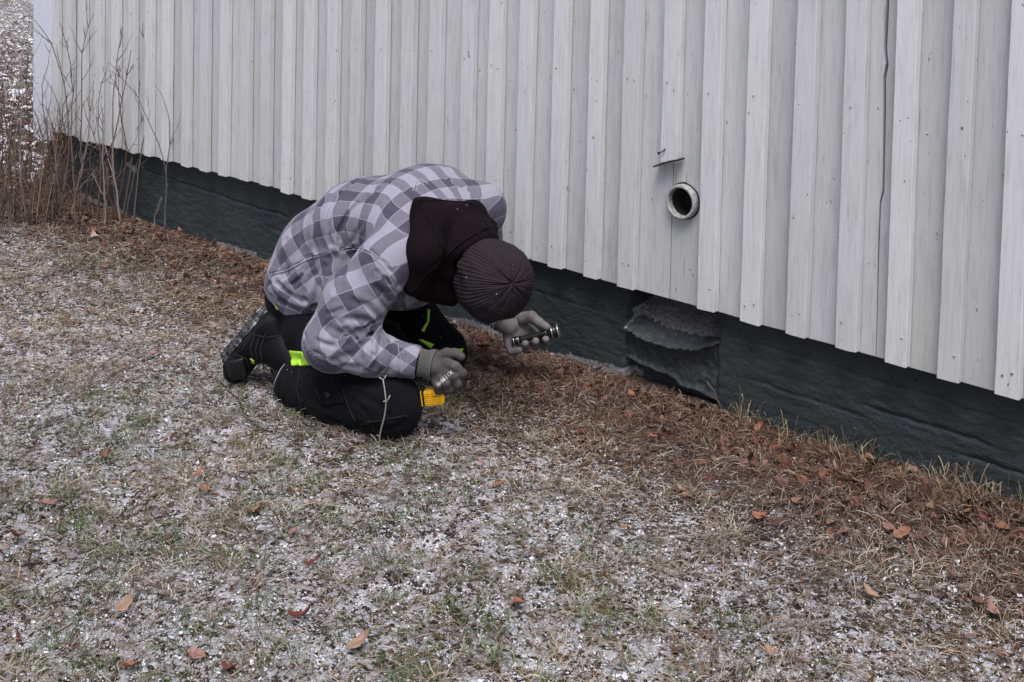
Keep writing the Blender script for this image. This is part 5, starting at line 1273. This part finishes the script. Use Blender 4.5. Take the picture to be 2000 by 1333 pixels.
link("leaf_litter", b.mesh("leaf_litter"), M_LEAF, kind="stuff")

# ------------------------------------------------------------------ twigs
tb = L(741, 869, -.035); tw = empty("upright_twig", "pale forked twig standing upright in the grass just before the near knee", "twig", tuple(to_world(tb)), RZ)
TWC = (0.42, 0.37, 0.33)
def tpath(pts): return [L(x, y, -.035 + k_) - tb for x, y, k_ in pts]
b = Bag(); b.tube(smooth_path(tpath([(741, 872, -.005), (741, 852, -.02), (746, 832, -.04), (751, 816, -.052), (755, 784, -.066), (751, 760, -.066), (748, 741, -.058)]), 18), np.linspace(.0030, .0017, 18), 6, col=TWC)
link("main_stem", b.mesh("main_stem"), M_TWIG, tw)
for pts in ([(748, 742, -.058), (743, 739, -.06), (740, 737, -.06)], [(748, 742, -.058), (752, 738, -.058), (754, 733, -.056)], [(755, 785, -.066), (759, 779, -.068), (762, 772, -.068)], [(755, 786, -.066), (751, 784, -.068), (748, 785, -.068)], [(741, 853, -.02), (738, 851, -.022), (736, 850, -.024)]):
    b = Bag(); b.tube(tpath(pts), [.0019, .0016, .0011], 5, col=TWC); link("side_shoot", b.mesh("side_shoot"), M_TWIG, tw)
TW = [([(948, 838), (985, 858), (1040, 842), (1100, 834)], DARKB, "dark branching twig lying on straw below the flashlight"), ([(930, 800), (955, 830), (965, 870), (1000, 880)], DARKB, "dark crooked twig lying right of the near knee"),
      ([(30, 1005), (90, 1000), (150, 1003)], DARKB, "dark straight twig lying near the left edge"), ([(212, 1022), (255, 1015), (292, 1002)], DARKB, "dark stout twig lying right of the left edge twig"),
      ([(445, 1072), (480, 1060), (516, 1064)], GREYB, "grey brown twig lying left of the green moss"), ([(45, 1108), (60, 1120), (72, 1132)], DARKB, "short dark twig by the wine red leaf"),
      ([(250, 1140), (262, 1162), (290, 1165), (312, 1150)], GREYB, "bent grey twig curving round snow in the left foreground"), ([(640, 960), (690, 985), (720, 1000)], DARKB, "thin dark twig below the knee on frosted grass"),
      ([(820, 1055), (850, 1040), (880, 1052)], DARKB, "short dark twig left of the curled brown leaf"), ([(1500, 905), (1540, 915), (1600, 905)], DARKB, "dark twig in the litter left of the large upright tan leaf"),
      ([(420, 745), (470, 790), (480, 830), (540, 860)], DARKB, "thin dark twig lying below the boot")]
for k, (pp, colr, lab) in enumerate(TW):
    p0 = on_ground(*pp[0]); pts = [on_ground(*q) - p0 + (0, 0, .012 + .008 * math.sin(3 * j + k)) for j, q in enumerate(pp)]
    link("fallen_twig", stem_mesh(pts, .0030, .0013, colr, 4, seed=300 + k, tl=(.03, .08)), M_TWIG, label=lab, cat="twig", group="twigs lying on the lawn", loc=tuple(p0))

print("TRIS", sum(len(o.data.polygons) * (2 if o.name not in ("snow_flakes", "far_snow_flakes") else 1) for o in bpy.data.objects if o.type == 'MESH'))
